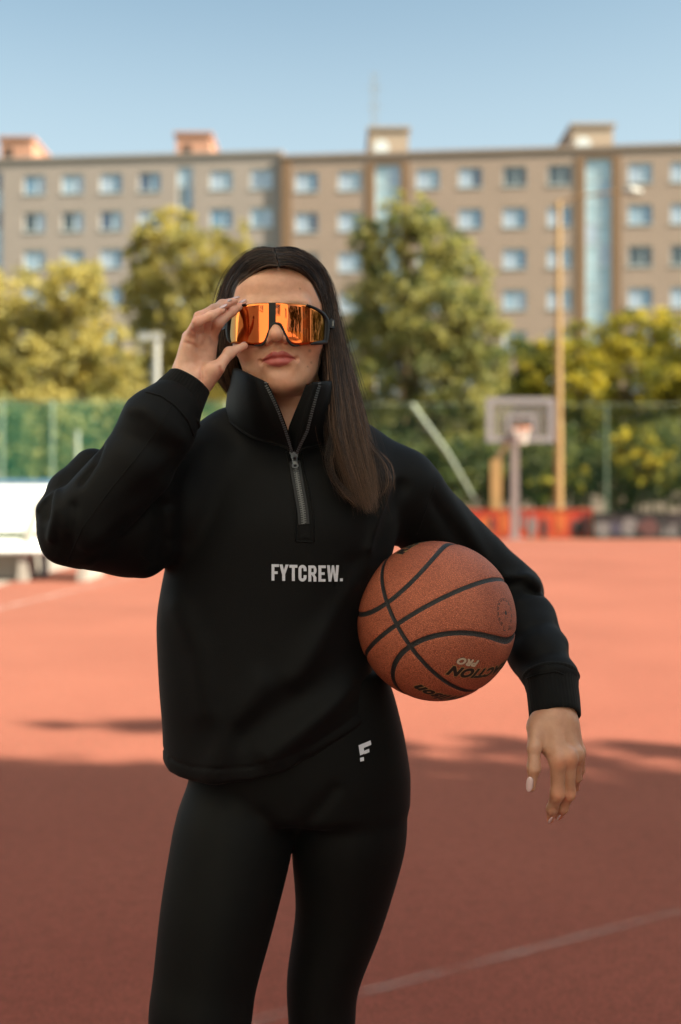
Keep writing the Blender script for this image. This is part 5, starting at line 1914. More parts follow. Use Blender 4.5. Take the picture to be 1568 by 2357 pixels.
def R4(x0, y0, x1, y1): return [(x0, y0), (x1, y0), (x1, y1), (x0, y1)]
LET = []
LET += [("F", [R4(247, 157, 284, 370), R4(284, 157, 342, 192), R4(284, 250, 327, 285)])]
LET += [("Y", [[(350, 160), (390, 160), (424, 292), (384, 292)], [(430, 162), (470, 162), (424, 292), (390, 292)], R4(386, 292, 424, 374)])]
LET += [("T", [R4(480, 165, 585, 203), R4(512, 203, 550, 376)])]
PI = math.pi
LET += [("C", arc_band(651, 218, 53, 53, PI, 2 * PI, 39) + [R4(598, 218, 637, 330)] + arc_band(651, 330, 53, 53, 0, PI, 39) + [R4(665, 218, 704, 248), R4(665, 300, 704, 330)])]
LET += [("R", [R4(727, 173, 766, 383), R4(766, 173, 795, 208), R4(766, 262, 795, 297)] + arc_band(795, 235, 40, 62, -PI / 2, PI / 2, 37) + [[(772, 297), (806, 290), (832, 330), (794, 330)], R4(793, 330, 832, 384)])]
LET += [("E", [R4(858, 172, 897, 384), R4(897, 172, 954, 207), R4(897, 262, 940, 296), R4(897, 350, 950, 384)])]
LET += [("W", [[(970, 170), (1008, 170), (1026, 383), (990, 383)], [(1034, 170), (1062, 170), (1026, 383), (1004, 383)], [(1034, 170), (1062, 170), (1092, 383), (1068, 383)], [(1090, 170), (1126, 170), (1108, 383), (1070, 383)]])]
LET += [(".", [R4(1140, 342, 1177, 379)])]
M_PRINT = simple_mat("white_screen_print", (.60, .62, .70), .6, var=.05, scale=200)


def shirt_cast(x, y, lift):
    return on_shirt(582.0 + x * .17577, 1271.1 + y * .17577, lift=lift)[0]


allq = [q for _, qs in LET for q in qs]
print_on(allq, shirt_cast, "chest_lettering", M_PRINT, sweat)


def leg_cast(x, y, lift):
    o = Vector((0, 0, CAMZ)); d = (P(x, y, 1.6) - o).normalized()
    h, nrm, i, dist = BVH_LG.ray_cast(o, d)
    if h is None: return P(x, y, 1.61)
    if nrm.dot(d) > 0: nrm = -nrm
    return h + nrm * lift


# angular mark on the hip: zoom-crop pixels -> picture
def lm(x, y): return (765.7 + x * .3907, 1148.5 + y * .3907)
mk = [[(152, 1452), (222, 1423), (227, 1448), (156, 1478)], [(154, 1468), (181, 1459), (187, 1500), (161, 1511)], [(184, 1484), (214, 1472), (216, 1492), (187, 1503)], [(177, 1470), (196, 1464), (194, 1474), (180, 1478)],
      [(160, 1526), (182, 1521), (184, 1542), (162, 1547)]]
mk = [mk[0], mk[1], mk[2], mk[4]]
print_on([[lm(*q) for q in k] for k in mk], leg_cast, "hip_emblem", M_PRINT, legg)

# ================================================================== HAIR
def hair_mat():
    m = bpy.data.materials.new("dark_brown_hair"); m.use_nodes = True
    nt = m.node_tree
    b = nt.nodes["Principled BSDF"]
    at = N(nt, "ShaderNodeAttribute", attribute_name="hue")
    r = ramp(nt, at.outputs["Fac"], [(0, (.007, .004, .003)), (.4, (.022, .012, .0075)), (.75, (.066, .035, .021)), (1, (.17, .094, .055))])
    L(nt, r.outputs[0], b.inputs["Base Color"])
    b.inputs["Roughness"].default_value = .40
    b.inputs["Specular IOR Level"].default_value = .28
    return m


M_HAIR = hair_mat()
PART = [(642, 613, 1.596), (638, 596, 1.612), (634, 578, 1.635), (631, 570, 1.67), (629, 568.5, 1.71), (628, 572, 1.75), (628, 584, 1.785)]
GR = [  # right side of the picture: front, ..., back.  Each 11 control points root -> tip
    [(643, 612, 1.596), (668, 612, 1.600), (697, 625, 1.611), (723, 657, 1.633), (739, 700, 1.652), (752, 760, 1.652), (760, 830, 1.648), (766, 910, 1.622), (771, 990, 1.600), (789, 1060, 1.593), (816, 1138, 1.590)],
    [(637, 588, 1.620), (672, 590, 1.622), (707, 605, 1.632), (733, 642, 1.655), (749, 695, 1.668), (760, 760, 1.668), (768, 840, 1.660), (777, 930, 1.628), (786, 1015, 1.604), (806, 1090, 1.594), (834, 1168, 1.588)],
    [(632, 571, 1.660), (680, 574, 1.665), (722, 601, 1.675), (748, 642, 1.688), (762, 695, 1.695), (773, 760, 1.694), (784, 840, 1.682), (796, 930, 1.648), (808, 1015, 1.622), (826, 1095, 1.604), (848, 1186, 1.590)],
    [(629, 569, 1.710), (682, 572, 1.715), (727, 600, 1.722), (754, 642, 1.728), (768, 695, 1.732), (781, 755, 1.730), (797, 830, 1.716), (815, 915, 1.682), (832, 995, 1.652), (847, 1075, 1.622), (861, 1176, 1.596)],
    [(628, 576, 1.765), (682, 580, 1.768), (729, 610, 1.770), (756, 652, 1.768), (770, 705, 1.766), (783, 765, 1.758), (800, 840, 1.742), (820, 920, 1.712), (838, 1000, 1.684), (851, 1070, 1.645), (864, 1160, 1.606)],
]
GL = [
    [(640, 612, 1.596), (616, 612, 1.600), (590, 625, 1.608), (566, 652, 1.622), (551, 690, 1.640), (540, 745, 1.656), (534, 800, 1.668), (536, 845, 1.680), (545, 880, 1.694), (560, 915, 1.705), (580, 950, 1.715)],
    [(635, 588, 1.620), (606, 590, 1.622), (570, 605, 1.626), (543, 642, 1.646), (527, 690, 1.662), (519, 745, 1.676), (516, 800, 1.682), (521, 845, 1.690), (534, 880, 1.700), (555, 915, 1.712), (580, 950, 1.722)],
    [(630, 571, 1.660), (592, 575, 1.665), (553, 600, 1.675), (526, 642, 1.688), (509, 692, 1.696), (499, 745, 1.700), (496, 800, 1.703), (504, 845, 1.706), (522, 878, 1.712), (548, 910, 1.720), (580, 945, 1.730)],
    [(628, 569, 1.710), (588, 573, 1.715), (549, 600, 1.722), (520, 642, 1.730), (503, 692, 1.736), (493, 745, 1.738), (491, 800, 1.738), (501, 848, 1.738), (522, 880, 1.740), (548, 912, 1.744), (580, 945, 1.750)],
    [(627, 576, 1.765), (588, 582, 1.772), (552, 612, 1.780), (525, 655, 1.788), (510, 705, 1.792), (503, 760, 1.790), (505, 815, 1.786), (518, 860, 1.780), (540, 890, 1.778), (565, 920, 1.778), (595, 950, 1.780)],
]
GB = [  # over the back of the head
    [(628, 584, 1.785), (690, 600, 1.790), (735, 640, 1.790), (765, 690, 1.785), (780, 750, 1.778), (788, 810, 1.772), (795, 870, 1.765), (800, 930, 1.760), (800, 980, 1.765), (795, 1030, 1.790), (790, 1090, 1.815)],
    [(628, 586, 1.790), (660, 610, 1.815), (690, 650, 1.830), (705, 700, 1.835), (710, 760, 1.832), (708, 820, 1.828), (705, 880, 1.824), (702, 940, 1.830), (700, 1000, 1.848), (700, 1060, 1.862), (700, 1120, 1.868)],
    [(628, 586, 1.790), (615, 610, 1.815), (600, 650, 1.830), (592, 700, 1.835), (588, 760, 1.832), (588, 820, 1.828), (592, 870, 1.824), (598, 910, 1.826), (604, 950, 1.832), (606, 980, 1.838), (608, 1010, 1.842)],
    [(627, 584, 1.785), (570, 602, 1.790), (530, 642, 1.795), (508, 692, 1.796), (503, 750, 1.794), (506, 805, 1.790), (518, 850, 1.788), (535, 885, 1.786), (555, 915, 1.786), (575, 940, 1.788), (595, 960, 1.790)],
]


def guides(G): return np.array([[PA(*q) for q in g] for g in G])


def lerp_guides(G, u):
    x = u * (len(G) - 1); i = np.clip(x.astype(int), 0, len(G) - 2); t = (x - i)[:, None, None]
    return G[i] * (1 - t) + G[i + 1] * t


def hair_set(G, n, rng, clumps, inward, spread, tipspread, npts=26, lenvar=.07):
    Gd = guides(G)
    u = rng.random(n)
    C = lerp_guides(Gd, u)
    cu = rng.random(clumps)
    ci = np.abs(u[:, None] - cu[None]).argmin(1)
    Cc_ = lerp_guides(Gd, cu)
    coff = rng.normal(0, 1, (clumps, 3))
    k = C.shape[1]
    tt = np.linspace(0, 1, k)[None, :, None]
    pull = np.clip(tt * 1.25 - .15, 0, .78)
    C = C * (1 - pull) + (Cc_[ci] + coff[ci][:, None, :] * np.array([.0055, .008, .003]) * np.clip(tt * 2 - .5, 0, 1)) * pull
    # sink towards the head
    cen_ = HO + np.array([0, .012, .02])
    dirn = C - cen_; dirn[:, :, 2] *= .4
    dirn /= np.linalg.norm(dirn, axis=2)[:, :, None]
    dep = (rng.random(n) ** 1.2 * inward)[:, None, None]
    C = C - dirn * dep * np.clip(1.2 - tt * .6, 0, 1)
    jit = rng.normal(0, 1, (n, 1, 3)) * (spread + (tipspread - spread) * tt ** 2)
    C = C + jit * np.array([1, 1, .5]) * np.clip(tt * 8, 0, 1)
    C += rng.normal(0, .0009, C.shape) * np.clip(tt * 4 - .8, 0, 1)
    ln = np.clip(1.0 - np.abs(rng.normal(0, lenvar, n)), .55, 1)
    # resample
    P_ = np.concatenate([2 * C[:, :1] - C[:, 1:2], C, 2 * C[:, -1:] - C[:, -2:-1]], 1)
    out = np.empty((n, npts, 3))
    for j in range(npts):
        s = np.minimum(ln * j / (npts - 1), 1) * (k - 1 - 1e-6)
        i = s.astype(int); t = (s - i)[:, None]
        r = np.arange(n)
        a, b, c, d = P_[r, i], P_[r, i + 1], P_[r, i + 2], P_[r, i + 3]
        out[:, j] = .5 * ((2 * b) + (c - a) * t + (2 * a - 5 * b + 4 * c - d) * t * t + (3 * b - a - 3 * c + d) * t ** 3)
    hue = np.clip(rng.normal(.36, .27, clumps)[ci] + rng.normal(0, .2, n), 0, 1)
    return out, hue


rng = np.random.default_rng(5)
sets = [hair_set(GR, 8200, rng, 170, .007, .0011, .0034, lenvar=.12), hair_set(GL, 6500, rng, 90, .007, .0010, .0035), hair_set(GB, 4200, rng, 50, .006, .002, .006),
        hair_set(GR, 260, rng, 260, .0, .003, .013), hair_set(GL, 110, rng, 110, .0, .004, .010)]
# stray locks at the ends and one lock lying apart on the shoulder
LOCK = [[(800, 850, 1.715), (815, 900, 1.690), (830, 950, 1.665), (845, 1000, 1.650), (862, 1030, 1.640), (882, 1050, 1.632), (896, 1070, 1.628), (903, 1095, 1.622), (902, 1115, 1.618), (898, 1128, 1.616), (893, 1138, 1.614)],
        [(795, 850, 1.70), (808, 900, 1.675), (820, 955, 1.650), (832, 1005, 1.636), (848, 1040, 1.628), (864, 1065, 1.622), (876, 1090, 1.618), (884, 1110, 1.614), (886, 1128, 1.612), (882, 1142, 1.610), (876, 1152, 1.608)]]
LOCK2 = [[(772, 900, 1.63), (772, 940, 1.612), (766, 980, 1.600), (755, 1015, 1.592), (747, 1045, 1.588), (748, 1070, 1.588), (757, 1095, 1.588), (770, 1115, 1.588), (782, 1128, 1.588), (790, 1136, 1.588), (797, 1142, 1.588)],
         [(776, 900, 1.63), (778, 950, 1.608), (776, 990, 1.597), (770, 1030, 1.590), (766, 1060, 1.587), (770, 1090, 1.586), (780, 1115, 1.585), (795, 1135, 1.584), (808, 1150, 1.583), (818, 1160, 1.582), (826, 1168, 1.581)]]
CURL = [[(845, 1120, 1.598), (850, 1140, 1.592), (855, 1158, 1.588), (862, 1170, 1.586), (870, 1176, 1.585), (878, 1177, 1.585), (885, 1174, 1.586), (890, 1170, 1.588), (893, 1166, 1.59), (895, 1163, 1.592), (896, 1160, 1.594)],
        [(835, 1120, 1.596), (840, 1145, 1.590), (846, 1165, 1.586), (852, 1178, 1.584), (860, 1184, 1.583), (868, 1185, 1.583), (875, 1182, 1.584), (880, 1178, 1.586), (884, 1175, 1.588), (887, 1172, 1.59), (889, 1170, 1.592)]]
sets += [hair_set(LOCK, 55, rng, 9, .0, .001, .004), hair_set(LOCK2, 110, rng, 9, .0, .0010, .004)]
HP = np.concatenate([s[0] for s in sets]); HH = np.concatenate([s[1] for s in sets])
# keep strands outside the shirt, collar and head
flat = HP.reshape(-1, 3)
for it in range(2):
    lowm = flat[:, 2] < 1.42
    dsh = np.full(len(flat), 1.0)
    idx = np.nonzero(lowm)[0]
    for ch in np.array_split(idx, max(1, len(idx) // 100000)):
        dsh[ch] = sweat_sd(flat[ch])
    push = np.clip(.0035 - dsh, 0, .03)
    flat[:, 1] -= push * np.where(flat[:, 1] < 1.75, 1, -1)
dh = np.full(len(flat), 1.0)
hm = ((flat > HEADBOX[0]) & (flat < HEADBOX[1])).all(1)
dh[hm] = face_sd(flat[hm])
out_ = flat - (HO + np.array([0, .012, .02])); out_ /= np.linalg.norm(out_, axis=1)[:, None]
flat += out_ * np.clip(.0015 - dh, 0, .02)[:, None]
HP = flat.reshape(HP.shape)
nst, npt = HP.shape[:2]
hc = bpy.data.hair_curves.new("hair")
hc.add_curves([npt] * nst)
hc.attributes["position"].data.foreach_set("vector", HP.astype(np.float32).ravel())
ra = hc.attributes.new("radius", 'FLOAT', 'POINT')
prof = np.interp(np.linspace(0, 1, npt), [0, .1, .7, 1], [.00016, .00022, .00018, .00004])
fat = rng.choice([.7, 1.0, 1.9], size=nst, p=[.45, .45, .10])
ra.data.foreach_set("value", (fat[:, None] * prof[None]).astype(np.float32).ravel())
HH = np.where(fat > 1.5, rng.choice([.02, .85], size=nst, p=[.6, .4]), HH)
hu = hc.attributes.new("hue", 'FLOAT', 'POINT')
along_h = np.linspace(0, 1, npt)[None] ** 1.4 * .55
hu.data.foreach_set("value", np.clip(HH[:, None] * .8 + along_h, 0, 1).astype(np.float32).ravel())
hc.materials.append(M_HAIR)
hair = put("hair", hc, None, person)

# ================================================================== SUNGLASSES
glasses = empty("sunglasses", tuple(h2w([(0, -.09, 0)])[0]), "shield sunglasses with orange mirrored lens and black frame on the woman's face", "sunglasses")


def lens_mat():
    m, nt, b = mat_new("orange_mirror_lens")
    lw = N(nt, "ShaderNodeLayerWeight", i_Blend=.5)
    r = ramp(nt, lw.outputs["Facing"], [(0, (.95, .20, .055)), (.22, (.98, .25, .065)), (.45, (.95, .34, .085)), (.60, (.60, .36, .12)), (.76, (.36, .29, .17)), (1, (.6, .6, .6))])
    L(nt, r.outputs[0], b.inputs["Base Color"])
    b.inputs["Metallic"].default_value = 1.0
    b.inputs["Roughness"].default_value = .035
    tc = N(nt, "ShaderNodeTexCoord"); mp = N(nt, "ShaderNodeMapping"); mp.inputs["Scale"].default_value = (42, 1, 3)
    nz = N(nt, "ShaderNodeTexNoise", i_Scale=1.0, i_Detail=2.0)
    L(nt, tc.outputs["Object"], mp.inputs[0]); L(nt, mp.outputs[0], nz.inputs["Vector"])
    bp = N(nt, "ShaderNodeBump", i_Strength=.10, i_Distance=.002)
    L(nt, nz.outputs[0], bp.inputs["Height"]); L(nt, bp.outputs[0], b.inputs["Normal"])
    # the tint lets a little light through
    tr = N(nt, "ShaderNodeBsdfTransparent"); tr.inputs[0].default_value = (.30, .22, .16, 1)
    mx = N(nt, "ShaderNodeMixShader"); mx.inputs[0].default_value = .2
    L(nt, b.outputs[0], mx.inputs[1]); L(nt, tr.outputs[0], mx.inputs[2]); L(nt, mx.outputs[0], nt.nodes["Material Output"].inputs[0])
    return m


M_LENS = lens_mat()
M_FRM = simple_mat("black_glasses_frame", (.010, .010, .011), .5, spec=.3)
M_BAR = simple_mat("black_lens_bar", (.008, .007, .006), .45, spec=.25)
LR = .088     # lens wrap radius


def lens_pt(px, py, off=0.0):
    """point of the lens shield for a picture position near the face"""
    x = (px - 643) / FPX * 1.592; z = (HY - py) / FPX * 1.592 + CAMZ
    zc = (HY - 748) / FPX * 1.592 + CAMZ
    x *= 1.0 + .10 * (abs(x) / .07) ** 2 * .5
    y = HO[1] - .1065 + .040 * (abs(x) / .070) ** 3.4 + .5 * x * x + 1.6 * (z - zc) ** 2 + .05 * (zc - z)
    return Vector((HO[0] + (643 - 641) / FPX * 1.592 + x, y - off, z))


TOP = [(536, 768), (539, 735), (541, 722), (547, 711), (556, 705), (575, 701), (611, 699), (644, 698.6), (680, 699.6), (714, 702), (732, 708), (746, 714), (750, 724), (753, 750), (753, 779)]
LX = np.concatenate([np.linspace(537, 556, 14), np.linspace(558, 614, 24), np.linspace(615, 685, 60), np.linspace(687, 730, 20), np.linspace(731, 753, 16)])
def topy(x): return float(np.interp(x, [537, 539, 541, 547, 556, 575, 611, 644, 680, 714, 732, 746, 750, 753], [752, 732, 722, 711.5, 705, 701, 699, 698.6, 699.6, 702, 707.5, 714, 722, 735]))
def boty(x): return float(np.interp(x, [537, 539, 572, 595, 611, 616, 620, 635.5, 641, 651, 656.6, 676, 681, 688, 697, 730, 751, 753], [770, 783.7, 792.5, 796, 796, 793, 788, 750, 747.5, 747.5, 750, 789, 794, 796.5, 796.5, 788.5, 781, 775]))
NV = 15
vs, fs = [], []
for lay, off in ((0, 0.0), (1, -.0018)):
    for x in LX:
        t_, b_ = topy(x), boty(x)
        for j in range(NV):
            vs.append(lens_pt(x, t_ + (b_ - t_) * j / (NV - 1), off))
nc = len(LX); off_ = nc * NV
for i in range(nc - 1):
    for j in range(NV - 1):
        k = i * NV + j
        fs.append((k, k + NV, k + NV + 1, k + 1)[::-1]); k += off_
        fs.append((k, k + NV, k + NV + 1, k + 1))
rim = [i * NV for i in range(nc)] + [(nc - 1) * NV + j for j in range(1, NV)] + [i * NV + NV - 1 for i in range(nc - 2, -1, -1)] + [j for j in range(NV - 2, 0, -1)]
for i in range(len(rim)):
    a_, b_ = rim[i], rim[(i + 1) % len(rim)]
    fs.append((a_, b_, b_ + off_, a_ + off_))
MB().add(vs, fs).build("lens", M_LENS, glasses, True)


def ltube(lst, r, name="frame", off=.0004, n=40, mat=None):
    c = cat([(x, y, 0) for x, y in lst], n)
    m = MB(); m.tube([lens_pt(q[0], q[1], off) for q in c], r, 10)
    return m


def wide_frame(outer, inner, name, n=40, th=.0032):
    """frame piece between an outer and an inner outline"""
    o_ = cat([(x, y, 0) for x, y in outer], n); i_ = cat([(x, y, 0) for x, y in inner], n)
    vs = []
    for a, b in zip(o_, i_):
        vs += [lens_pt(a[0], a[1], .0014), lens_pt(b[0], b[1], .0014), lens_pt(a[0], a[1], .0014 - th - .001), lens_pt(b[0], b[1], .0014 - th - .001)]
    fs = []
    for k in range(n - 1):
        a = 4 * k; b = a + 4
        fs += [(a, a + 1, b + 1, b), (a + 2, b + 2, b + 3, a + 3), (a, b, b + 2, a + 2), (a + 1, a + 3, b + 3, b + 1)]
    fs += [(0, 2, 3, 1)]; e = 4 * (n - 1); fs += [(e, e + 1, e + 3, e + 2)]
    return MB().add(vs, fs)


m = wide_frame([(576, 698.5), (556, 701), (540, 709), (529, 722), (526.5, 742), (529, 765), (533, 777), (539, 783)], [(576, 702.5), (559, 706), (548, 713), (541.5, 724), (538.5, 742), (537, 760), (537.5, 771), (539.5, 782)], "frame")
m.build("frame", M_FRM, glasses, True)
m = wide_frame([(714, 699.5), (735, 704.5), (750, 711), (757, 719), (761, 728), (760.5, 750), (758, 772), (754, 783), (735, 789.5), (722, 792.5)], [(714, 704), (732, 709.5), (743.5, 716.5), (749, 724), (751, 734), (751, 752), (750, 768), (747.5, 777), (733, 783), (722, 789.5)], "frame")
m.build("frame", M_FRM, glasses, True)
m = MB()
c = cat([(596, 796, 0), (607, 796.2, 0), (615, 793, 0), (622, 783, 0), (630, 763, 0), (635, 751, 0), (640, 747.3, 0), (646, 746.8, 0), (652, 747.5, 0), (657, 752, 0), (665, 770, 0), (673, 786, 0), (680, 794, 0), (687, 796.5, 0), (697, 796, 0)], 70)
rad = np.interp(np.linspace(0, 1, 70), [0, .08, .2, .5, .8, .92, 1], [.0009, .0013, .0018, .0019, .0018, .0013, .0009])
m.tube([lens_pt(q[0], q[1], .0004) for q in c], list(rad), 10)
m.build("nose_frame", M_FRM, glasses, True)
# dark middle bar of the lens
m = MB()
vs, fs = [], []
n = 14
for k in range(n):
    y = 699.6 + (746 - 699.6) * k / (n - 1)
    for x in (628.5, 636.5, 644.5): vs.append(lens_pt(x, y, .0010))
    for x in (628.5, 636.5, 644.5): vs.append(lens_pt(x, y, .0002))
for k in range(n - 1):
    a = 6 * k; b = a + 6
    fs += [(a, b, b + 1, a + 1), (a + 1, b + 1, b + 2, a + 2), (a + 3, a + 4, b + 4, b + 3), (a + 4, a + 5, b + 5, b + 4), (a, a + 3, b + 3, b), (a + 2, b + 2, b + 5, a + 5)]
fs += [(0, 1, 4, 3), (1, 2, 5, 4)]
e = 6 * (n - 1); fs += [(e, e + 3, e + 4, e + 1), (e + 1, e + 4, e + 5, e + 2)]
# widen at its lower end to meet the nose piece
m.add(vs, fs)
vs = [lens_pt(x, y, o_) for o_ in (.0011, .0003) for x, y in ((628.7, 726), (644, 740), (640, 748), (634, 752), (627.5, 768))]
m.add(vs, [(0, 4, 3, 2, 1), (5, 6, 7, 8, 9)] + [(i, (i + 1) % 5, 5 + (i + 1) % 5, 5 + i) for i in range(5)])
m.build("lens_bar", M_BAR, glasses)
# small slanted mark next to the bar
M_MARK = simple_mat("dark_red_mark", (.10, .012, .006), .5)
m = MB()
def zl(x, y): return (505.4 + x * .17578, 673.8 + y * .17578)
for q in ([(806, 175), (814, 175), (800, 216), (793, 216)], [(822, 175), (848, 175), (845, 184), (819, 184)], [(822, 176), (831, 176), (816, 214), (807, 214)], [(818, 191), (838, 191), (835, 199), (815, 199)], [(791, 182), (796, 182), (799, 205), (794, 212)]):
    vs = [lens_pt(*zl(*c_), .0004) for c_ in q] + [lens_pt(*zl(*c_), .0001) for c_ in q]
    m.add(vs, [(0, 3, 2, 1), (4, 5, 6, 7), (0, 1, 5, 4), (1, 2, 6, 5), (2, 3, 7, 6), (3, 0, 4, 7)])
m.build("lens_emblem", M_MARK, glasses)
# hinges and arms
for s, hx, hy, ear in ((-1, 527, 736, (-.074, .012, .004)), (1, 761, 732, (.076, .012, .006))):
    h = lens_pt(hx, hy, -.002)
    e = Vector(h2w([ear])[0])
    hx2 = h + Vector((s * .0025, .006, 0))
    m = MB(); m.bar(h + Vector((-s * .003, -.001, 0)), hx2 + Vector((s * .001, .006, 0)), .008, .0125)
    m.build("hinge", M_FRM, glasses)
    m = MB(); m.bar(hx2 + Vector((s * .0005, .004, 0)), e, .0035, .0085); m.bar(e, e + Vector((0, .028, -.026)), .0035, .008)
    m.build("temple_arm", M_FRM, glasses)
m = MB()
h = lens_pt(766, 732, -.001)
m.box(h.x - .0012, h.x + .0016, h.y - .003, h.y + .002, h.z - .0035, h.z + .0045)
m.build("hinge_plate", simple_mat("silver_hinge", (.35, .35, .35), .4, metal=.9), glasses)

# ================================================================== BALL
BR = .1160
BYc = BR * FPX / 183.0
BC = PA(1004, 1428.5, BYc)
bx_ = np.array([-.541, -.84, .044]); bx_ /= np.linalg.norm(bx_)
lim = np.array([.888, .05, .46]); by_ = np.cross(bx_, lim); by_ /= np.linalg.norm(by_)
bz_ = np.cross(bx_, by_)
BM = np.stack([bx_, by_, bz_], 1)   # local -> world


def seam_field(v):
    x, y, z = v.T
    c2 = (x * x - z * z) / (x * x + z * z + 1e-6)
    g = np.abs(y) - (.50 - .20 * c2)
    return np.minimum(np.minimum(np.abs(y), np.abs(z)), np.abs(g) * .92)


ball = empty("basketball", tuple(BC), "orange pebbled leather basketball with black seams held against the woman's hip", "ball")


def ball_mat():
    m, nt, b = mat_new("pebbled_leather")
    tc = N(nt, "ShaderNodeTexCoord")
    sep = N(nt, "ShaderNodeSeparateXYZ")
    nrm = N(nt, "ShaderNodeVectorMath", operation='NORMALIZE')
    L(nt, tc.outputs["Object"], nrm.inputs[0]); L(nt, nrm.outputs[0], sep.inputs[0])
    def mt(op, a, b_=None):
        n = N(nt, "ShaderNodeMath", operation=op)
        for i, v in enumerate((a, b_)):
            if v is None: continue
            if isinstance(v, (int, float)): n.inputs[i].default_value = v
            else: L(nt, v, n.inputs[i])
        return n.outputs[0]
    x, y, z = sep.outputs
    x2 = mt('MULTIPLY', x, x); z2 = mt('MULTIPLY', z, z)
    c2 = mt('DIVIDE', mt('SUBTRACT', x2, z2), mt('ADD', mt('ADD', x2, z2), 1e-6))
    g = mt('SUBTRACT', mt('ABSOLUTE', y), mt('SUBTRACT', .50, mt('MULTIPLY', c2, .20)))
    s = mt('MINIMUM', mt('MINIMUM', mt('ABSOLUTE', y), mt('ABSOLUTE', z)), mt('MULTIPLY', mt('ABSOLUTE', g), .92))
    seam = N(nt, "ShaderNodeMapRange"); seam.inputs[1].default_value = .026; seam.inputs[2].default_value = .031
    L(nt, s, seam.inputs[0])
    vor = N(nt, "ShaderNodeTexVoronoi", i_Scale=440.0); vor.feature = 'DISTANCE_TO_EDGE'
    nz = N(nt, "ShaderNodeTexNoise", i_Scale=9.0, i_Detail=4.0)
    wz = N(nt, "ShaderNodeTexNoise", i_Scale=60.0, i_Detail=2.0)
    L(nt, tc.outputs["Object"], vor.inputs["Vector"]); L(nt, tc.outputs["Object"], nz.inputs["Vector"]); L(nt, tc.outputs["Object"], wz.inputs["Vector"])
    base = ramp(nt, nz.outputs[0], [(.3, (.44, .112, .054)), (.72, (.66, .188, .095))])
    peb = ramp(nt, vor.outputs["Distance"], [(0, (.45, .40, .38)), (.10, (.62, .58, .56)), (.26, (1.06, 1.06, 1.06))])
    mx = N(nt, "ShaderNodeMix", data_type='RGBA', blend_type='MULTIPLY'); mx.inputs[0].default_value = 1
    L(nt, base.outputs[0], mx.inputs[6]); L(nt, peb.outputs[0], mx.inputs[7])
    m2 = N(nt, "ShaderNodeMix", data_type='RGBA'); m2.inputs[6].default_value = (.016, .017, .018, 1)
    L(nt, seam.outputs[0], m2.inputs[0]); L(nt, mx.outputs[2], m2.inputs[7])
    L(nt, m2.outputs[2], b.inputs["Base Color"])
    b.inputs["Roughness"].default_value = .52
    b.inputs["Specular IOR Level"].default_value = .45
    bp = N(nt, "ShaderNodeBump", i_Strength=.75, i_Distance=.0009)
    pe = N(nt, "ShaderNodeMapRange"); pe.inputs[1].default_value = 0; pe.inputs[2].default_value = .3
    L(nt, vor.outputs["Distance"], pe.inputs[0]); L(nt, pe.outputs[0], bp.inputs["Height"]); L(nt, bp.outputs[0], b.inputs["Normal"])
    return m


M_BALL = ball_mat()
bm = bmesh.new(); bmesh.ops.create_icosphere(bm, subdivisions=7, radius=1.0)
BVt = np.array([v.co[:] for v in bm.verts]); BFt = np.array([[v.index for v in f.verts] for f in bm.faces]); bm.free()
BVt /= np.linalg.norm(BVt, axis=1)[:, None]
sf = seam_field(BVt)
rad = BR * (1 - .014 * np.exp(-(sf / .030) ** 4) + .004 * (1 - np.exp(-(sf / .10) ** 2)) - .003)
bo = bpy.data.objects.new("leather", np_mesh("leather", BVt * rad[:, None], BFt)); COL.objects.link(bo)
bo.data.materials.append(M_BALL)
bo.parent = ball
bo.rotation_euler = Matrix(BM.tolist()).to_euler()


def ball_dir(px, py):
    d = np.array([(px - CX) / FPX, 1, -(py - HY) / FPX]); o = np.array([0, 0, CAMZ])
    d /= np.linalg.norm(d)
    oc = BC - o; tca = oc @ d; d2 = oc @ oc - tca ** 2
    h2 = max(0, (BR * .998) ** 2 - d2)
    hit = o + d * (tca - math.sqrt(h2))
    v = hit - BC
    return Vector(v / np.linalg.norm(v))


def ball_text(body_, c_px, read_px, height, mat, outline_mat=None, shear=.2, widen=1.0, align='RIGHT', name="lettering", lift=.0002, bold=.065):
    """lettering wrapped on the ball: c_px baseline anchor, read_px a point further along the reading direction"""
    c = ball_dir(*c_px); r = ball_dir(*read_px)
    t = (r - c * r.dot(c)).normalized(); u = c.cross(t).normalized()
    for mt_, off, lf in ((outline_mat, bold + .030, 0.0), (mat, bold, .0001)):
        if mt_ is None: continue
        cu = bpy.data.curves.new("t", 'FONT'); cu.body = body_; cu.size = 1.0; cu.shear = shear; cu.align_x = align; cu.offset = off; cu.resolution_u = 4
        cu.space_character = 1.12
        ob = bpy.data.objects.new("t", cu); COL.objects.link(ob)
        dg = bpy.context.evaluated_depsgraph_get()
        me = bpy.data.meshes.new_from_object(ob.evaluated_get(dg))
        bpy.data.objects.remove(ob)
        b2 = bmesh.new(); b2.from_mesh(me); bmesh.ops.triangulate(b2, faces=b2.faces[:])
        for _ in range(2):
            bmesh.ops.subdivide_edges(b2, edges=[e for e in b2.edges if e.calc_length() > .14], cuts=1)
            bmesh.ops.triangulate(b2, faces=b2.faces[:])
        for v in b2.verts:
            a = v.co.x * height * widen / BR; q = v.co.y * height / BR
            d = c * (math.cos(a) * math.cos(q)) + t * (math.sin(a) * math.cos(q)) + u * math.sin(q)
            v.co = d.normalized() * (BR * 1.0012 + lift + lf)
        b2.to_mesh(me); b2.free(); me.materials.clear(); me.materials.append(mt_)
        me.name = name
        o = bpy.data.objects.new(name, me); COL.objects.link(o); o.parent = ball


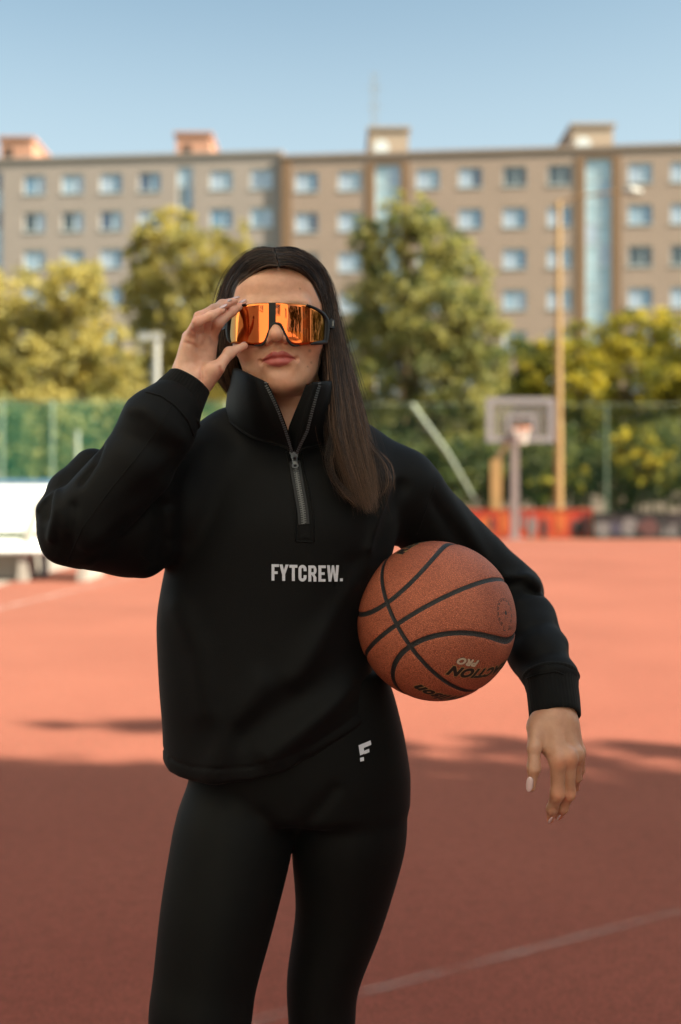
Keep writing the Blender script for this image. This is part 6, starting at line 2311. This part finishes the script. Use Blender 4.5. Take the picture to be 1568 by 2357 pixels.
M_INK = simple_mat("black_ink", (.012, .011, .011), .5)
M_GOLD = simple_mat("gold_ink", (.42, .27, .11), .5)
M_CREAM = simple_mat("cream_ink", (.50, .40, .30), .5)
M_REDINK = simple_mat("red_ink", (.22, .02, .02), .5)
def bz(x, y): return (918.8 + x * .1953, 1454.8 + y * .1953)
ball_text("REACTION", bz(632, 402), bz(560, 384), .0210, M_INK, M_GOLD, .30, 1.08)
ball_text("PRO", bz(712, 300), bz(640, 282), .0135, M_CREAM, M_INK, .25, 1.15)
ball_text("Wilson", bz(250, 618), bz(190, 578), .0270, M_INK, M_GOLD, .35, .95, bold=.06)
ball_text("REACTION", (926, 1277), (957, 1255), .0250, M_INK, M_GOLD, .30, 1.08, align='LEFT')
# little red block print
m = MB()
vs = []
for lay in (1.0016, 1.0010):
    for q in ((1075, 372), (1190, 345), (1215, 352), (1205, 400), (1060, 430)):
        vs.append(ball_dir(*bz(*q)) * (BR * lay))
m.add(vs, [(0, 4, 3, 2, 1), (5, 6, 7, 8, 9)] + [(i, (i + 1) % 5, 5 + (i + 1) % 5, 5 + i) for i in range(5)])
o = bpy.data.objects.new("red_block_print", m.mesh("red_block_print")); o.data.materials.append(M_REDINK); COL.objects.link(o); o.parent = ball
# round dashed seal with the valve and a small boxed line
c = ball_dir(1164, 1411); up = Vector((0, 0, 1)); t = up.cross(c).normalized(); u = c.cross(t).normalized()
def onb(a, b_, lift=1.0016): 
    d = c + t * a + u * b_
    return d.normalized() * (BR * lift)
m = MB()
def patch(q):
    vs = [onb(*w) for w in q] + [onb(*w, 1.0008) for w in q]; n = len(q)
    m.add(vs, [tuple(range(n)), tuple(reversed(range(n, 2 * n)))] + [(i, n + i, n + (i + 1) % n, (i + 1) % n) for i in range(n)])
for k in range(46):
    a0 = 2 * math.pi * k / 46 ; a1 = a0 + .095
    if 3.98 < a0 < 5.45: continue
    for r0, r1 in ((.178, .186), (.150, .170)):
        if r0 < .16 and k % 3 == 0: continue
        patch([(r0 * math.cos(a0), r0 * math.sin(a0)), (r1 * math.cos(a0), r1 * math.sin(a0)), (r1 * math.cos(a1), r1 * math.sin(a1)), (r0 * math.cos(a1), r0 * math.sin(a1))])
for (x0, x1, y0, y1) in ((-.075, .075, -.215, -.206), (-.075, .075, -.165, -.156), (-.075, -.067, -.206, -.165), (.067, .075, -.206, -.165), (-.09, -.04, .0, .006), (.04, .09, .0, .006), (-.05, .05, .10, .106), (-.05, .05, .07, .076), (-.04, .04, -.06, -.054)):
    patch([(x0, y0), (x1, y0), (x1, y1), (x0, y1)])
patch([(.026 * math.cos(q), .026 * math.sin(q)) for q in np.linspace(0, 2 * math.pi, 14)[:-1]])
o = bpy.data.objects.new("round_seal", m.mesh("round_seal")); o.data.materials.append(M_INK); COL.objects.link(o); o.parent = ball
ball_text("SIZE 7", (1174, 1442.5), (1164, 1441.0), .0048, M_INK, None, 0, 1.1, align='CENTER', name="size_marking", bold=.01)
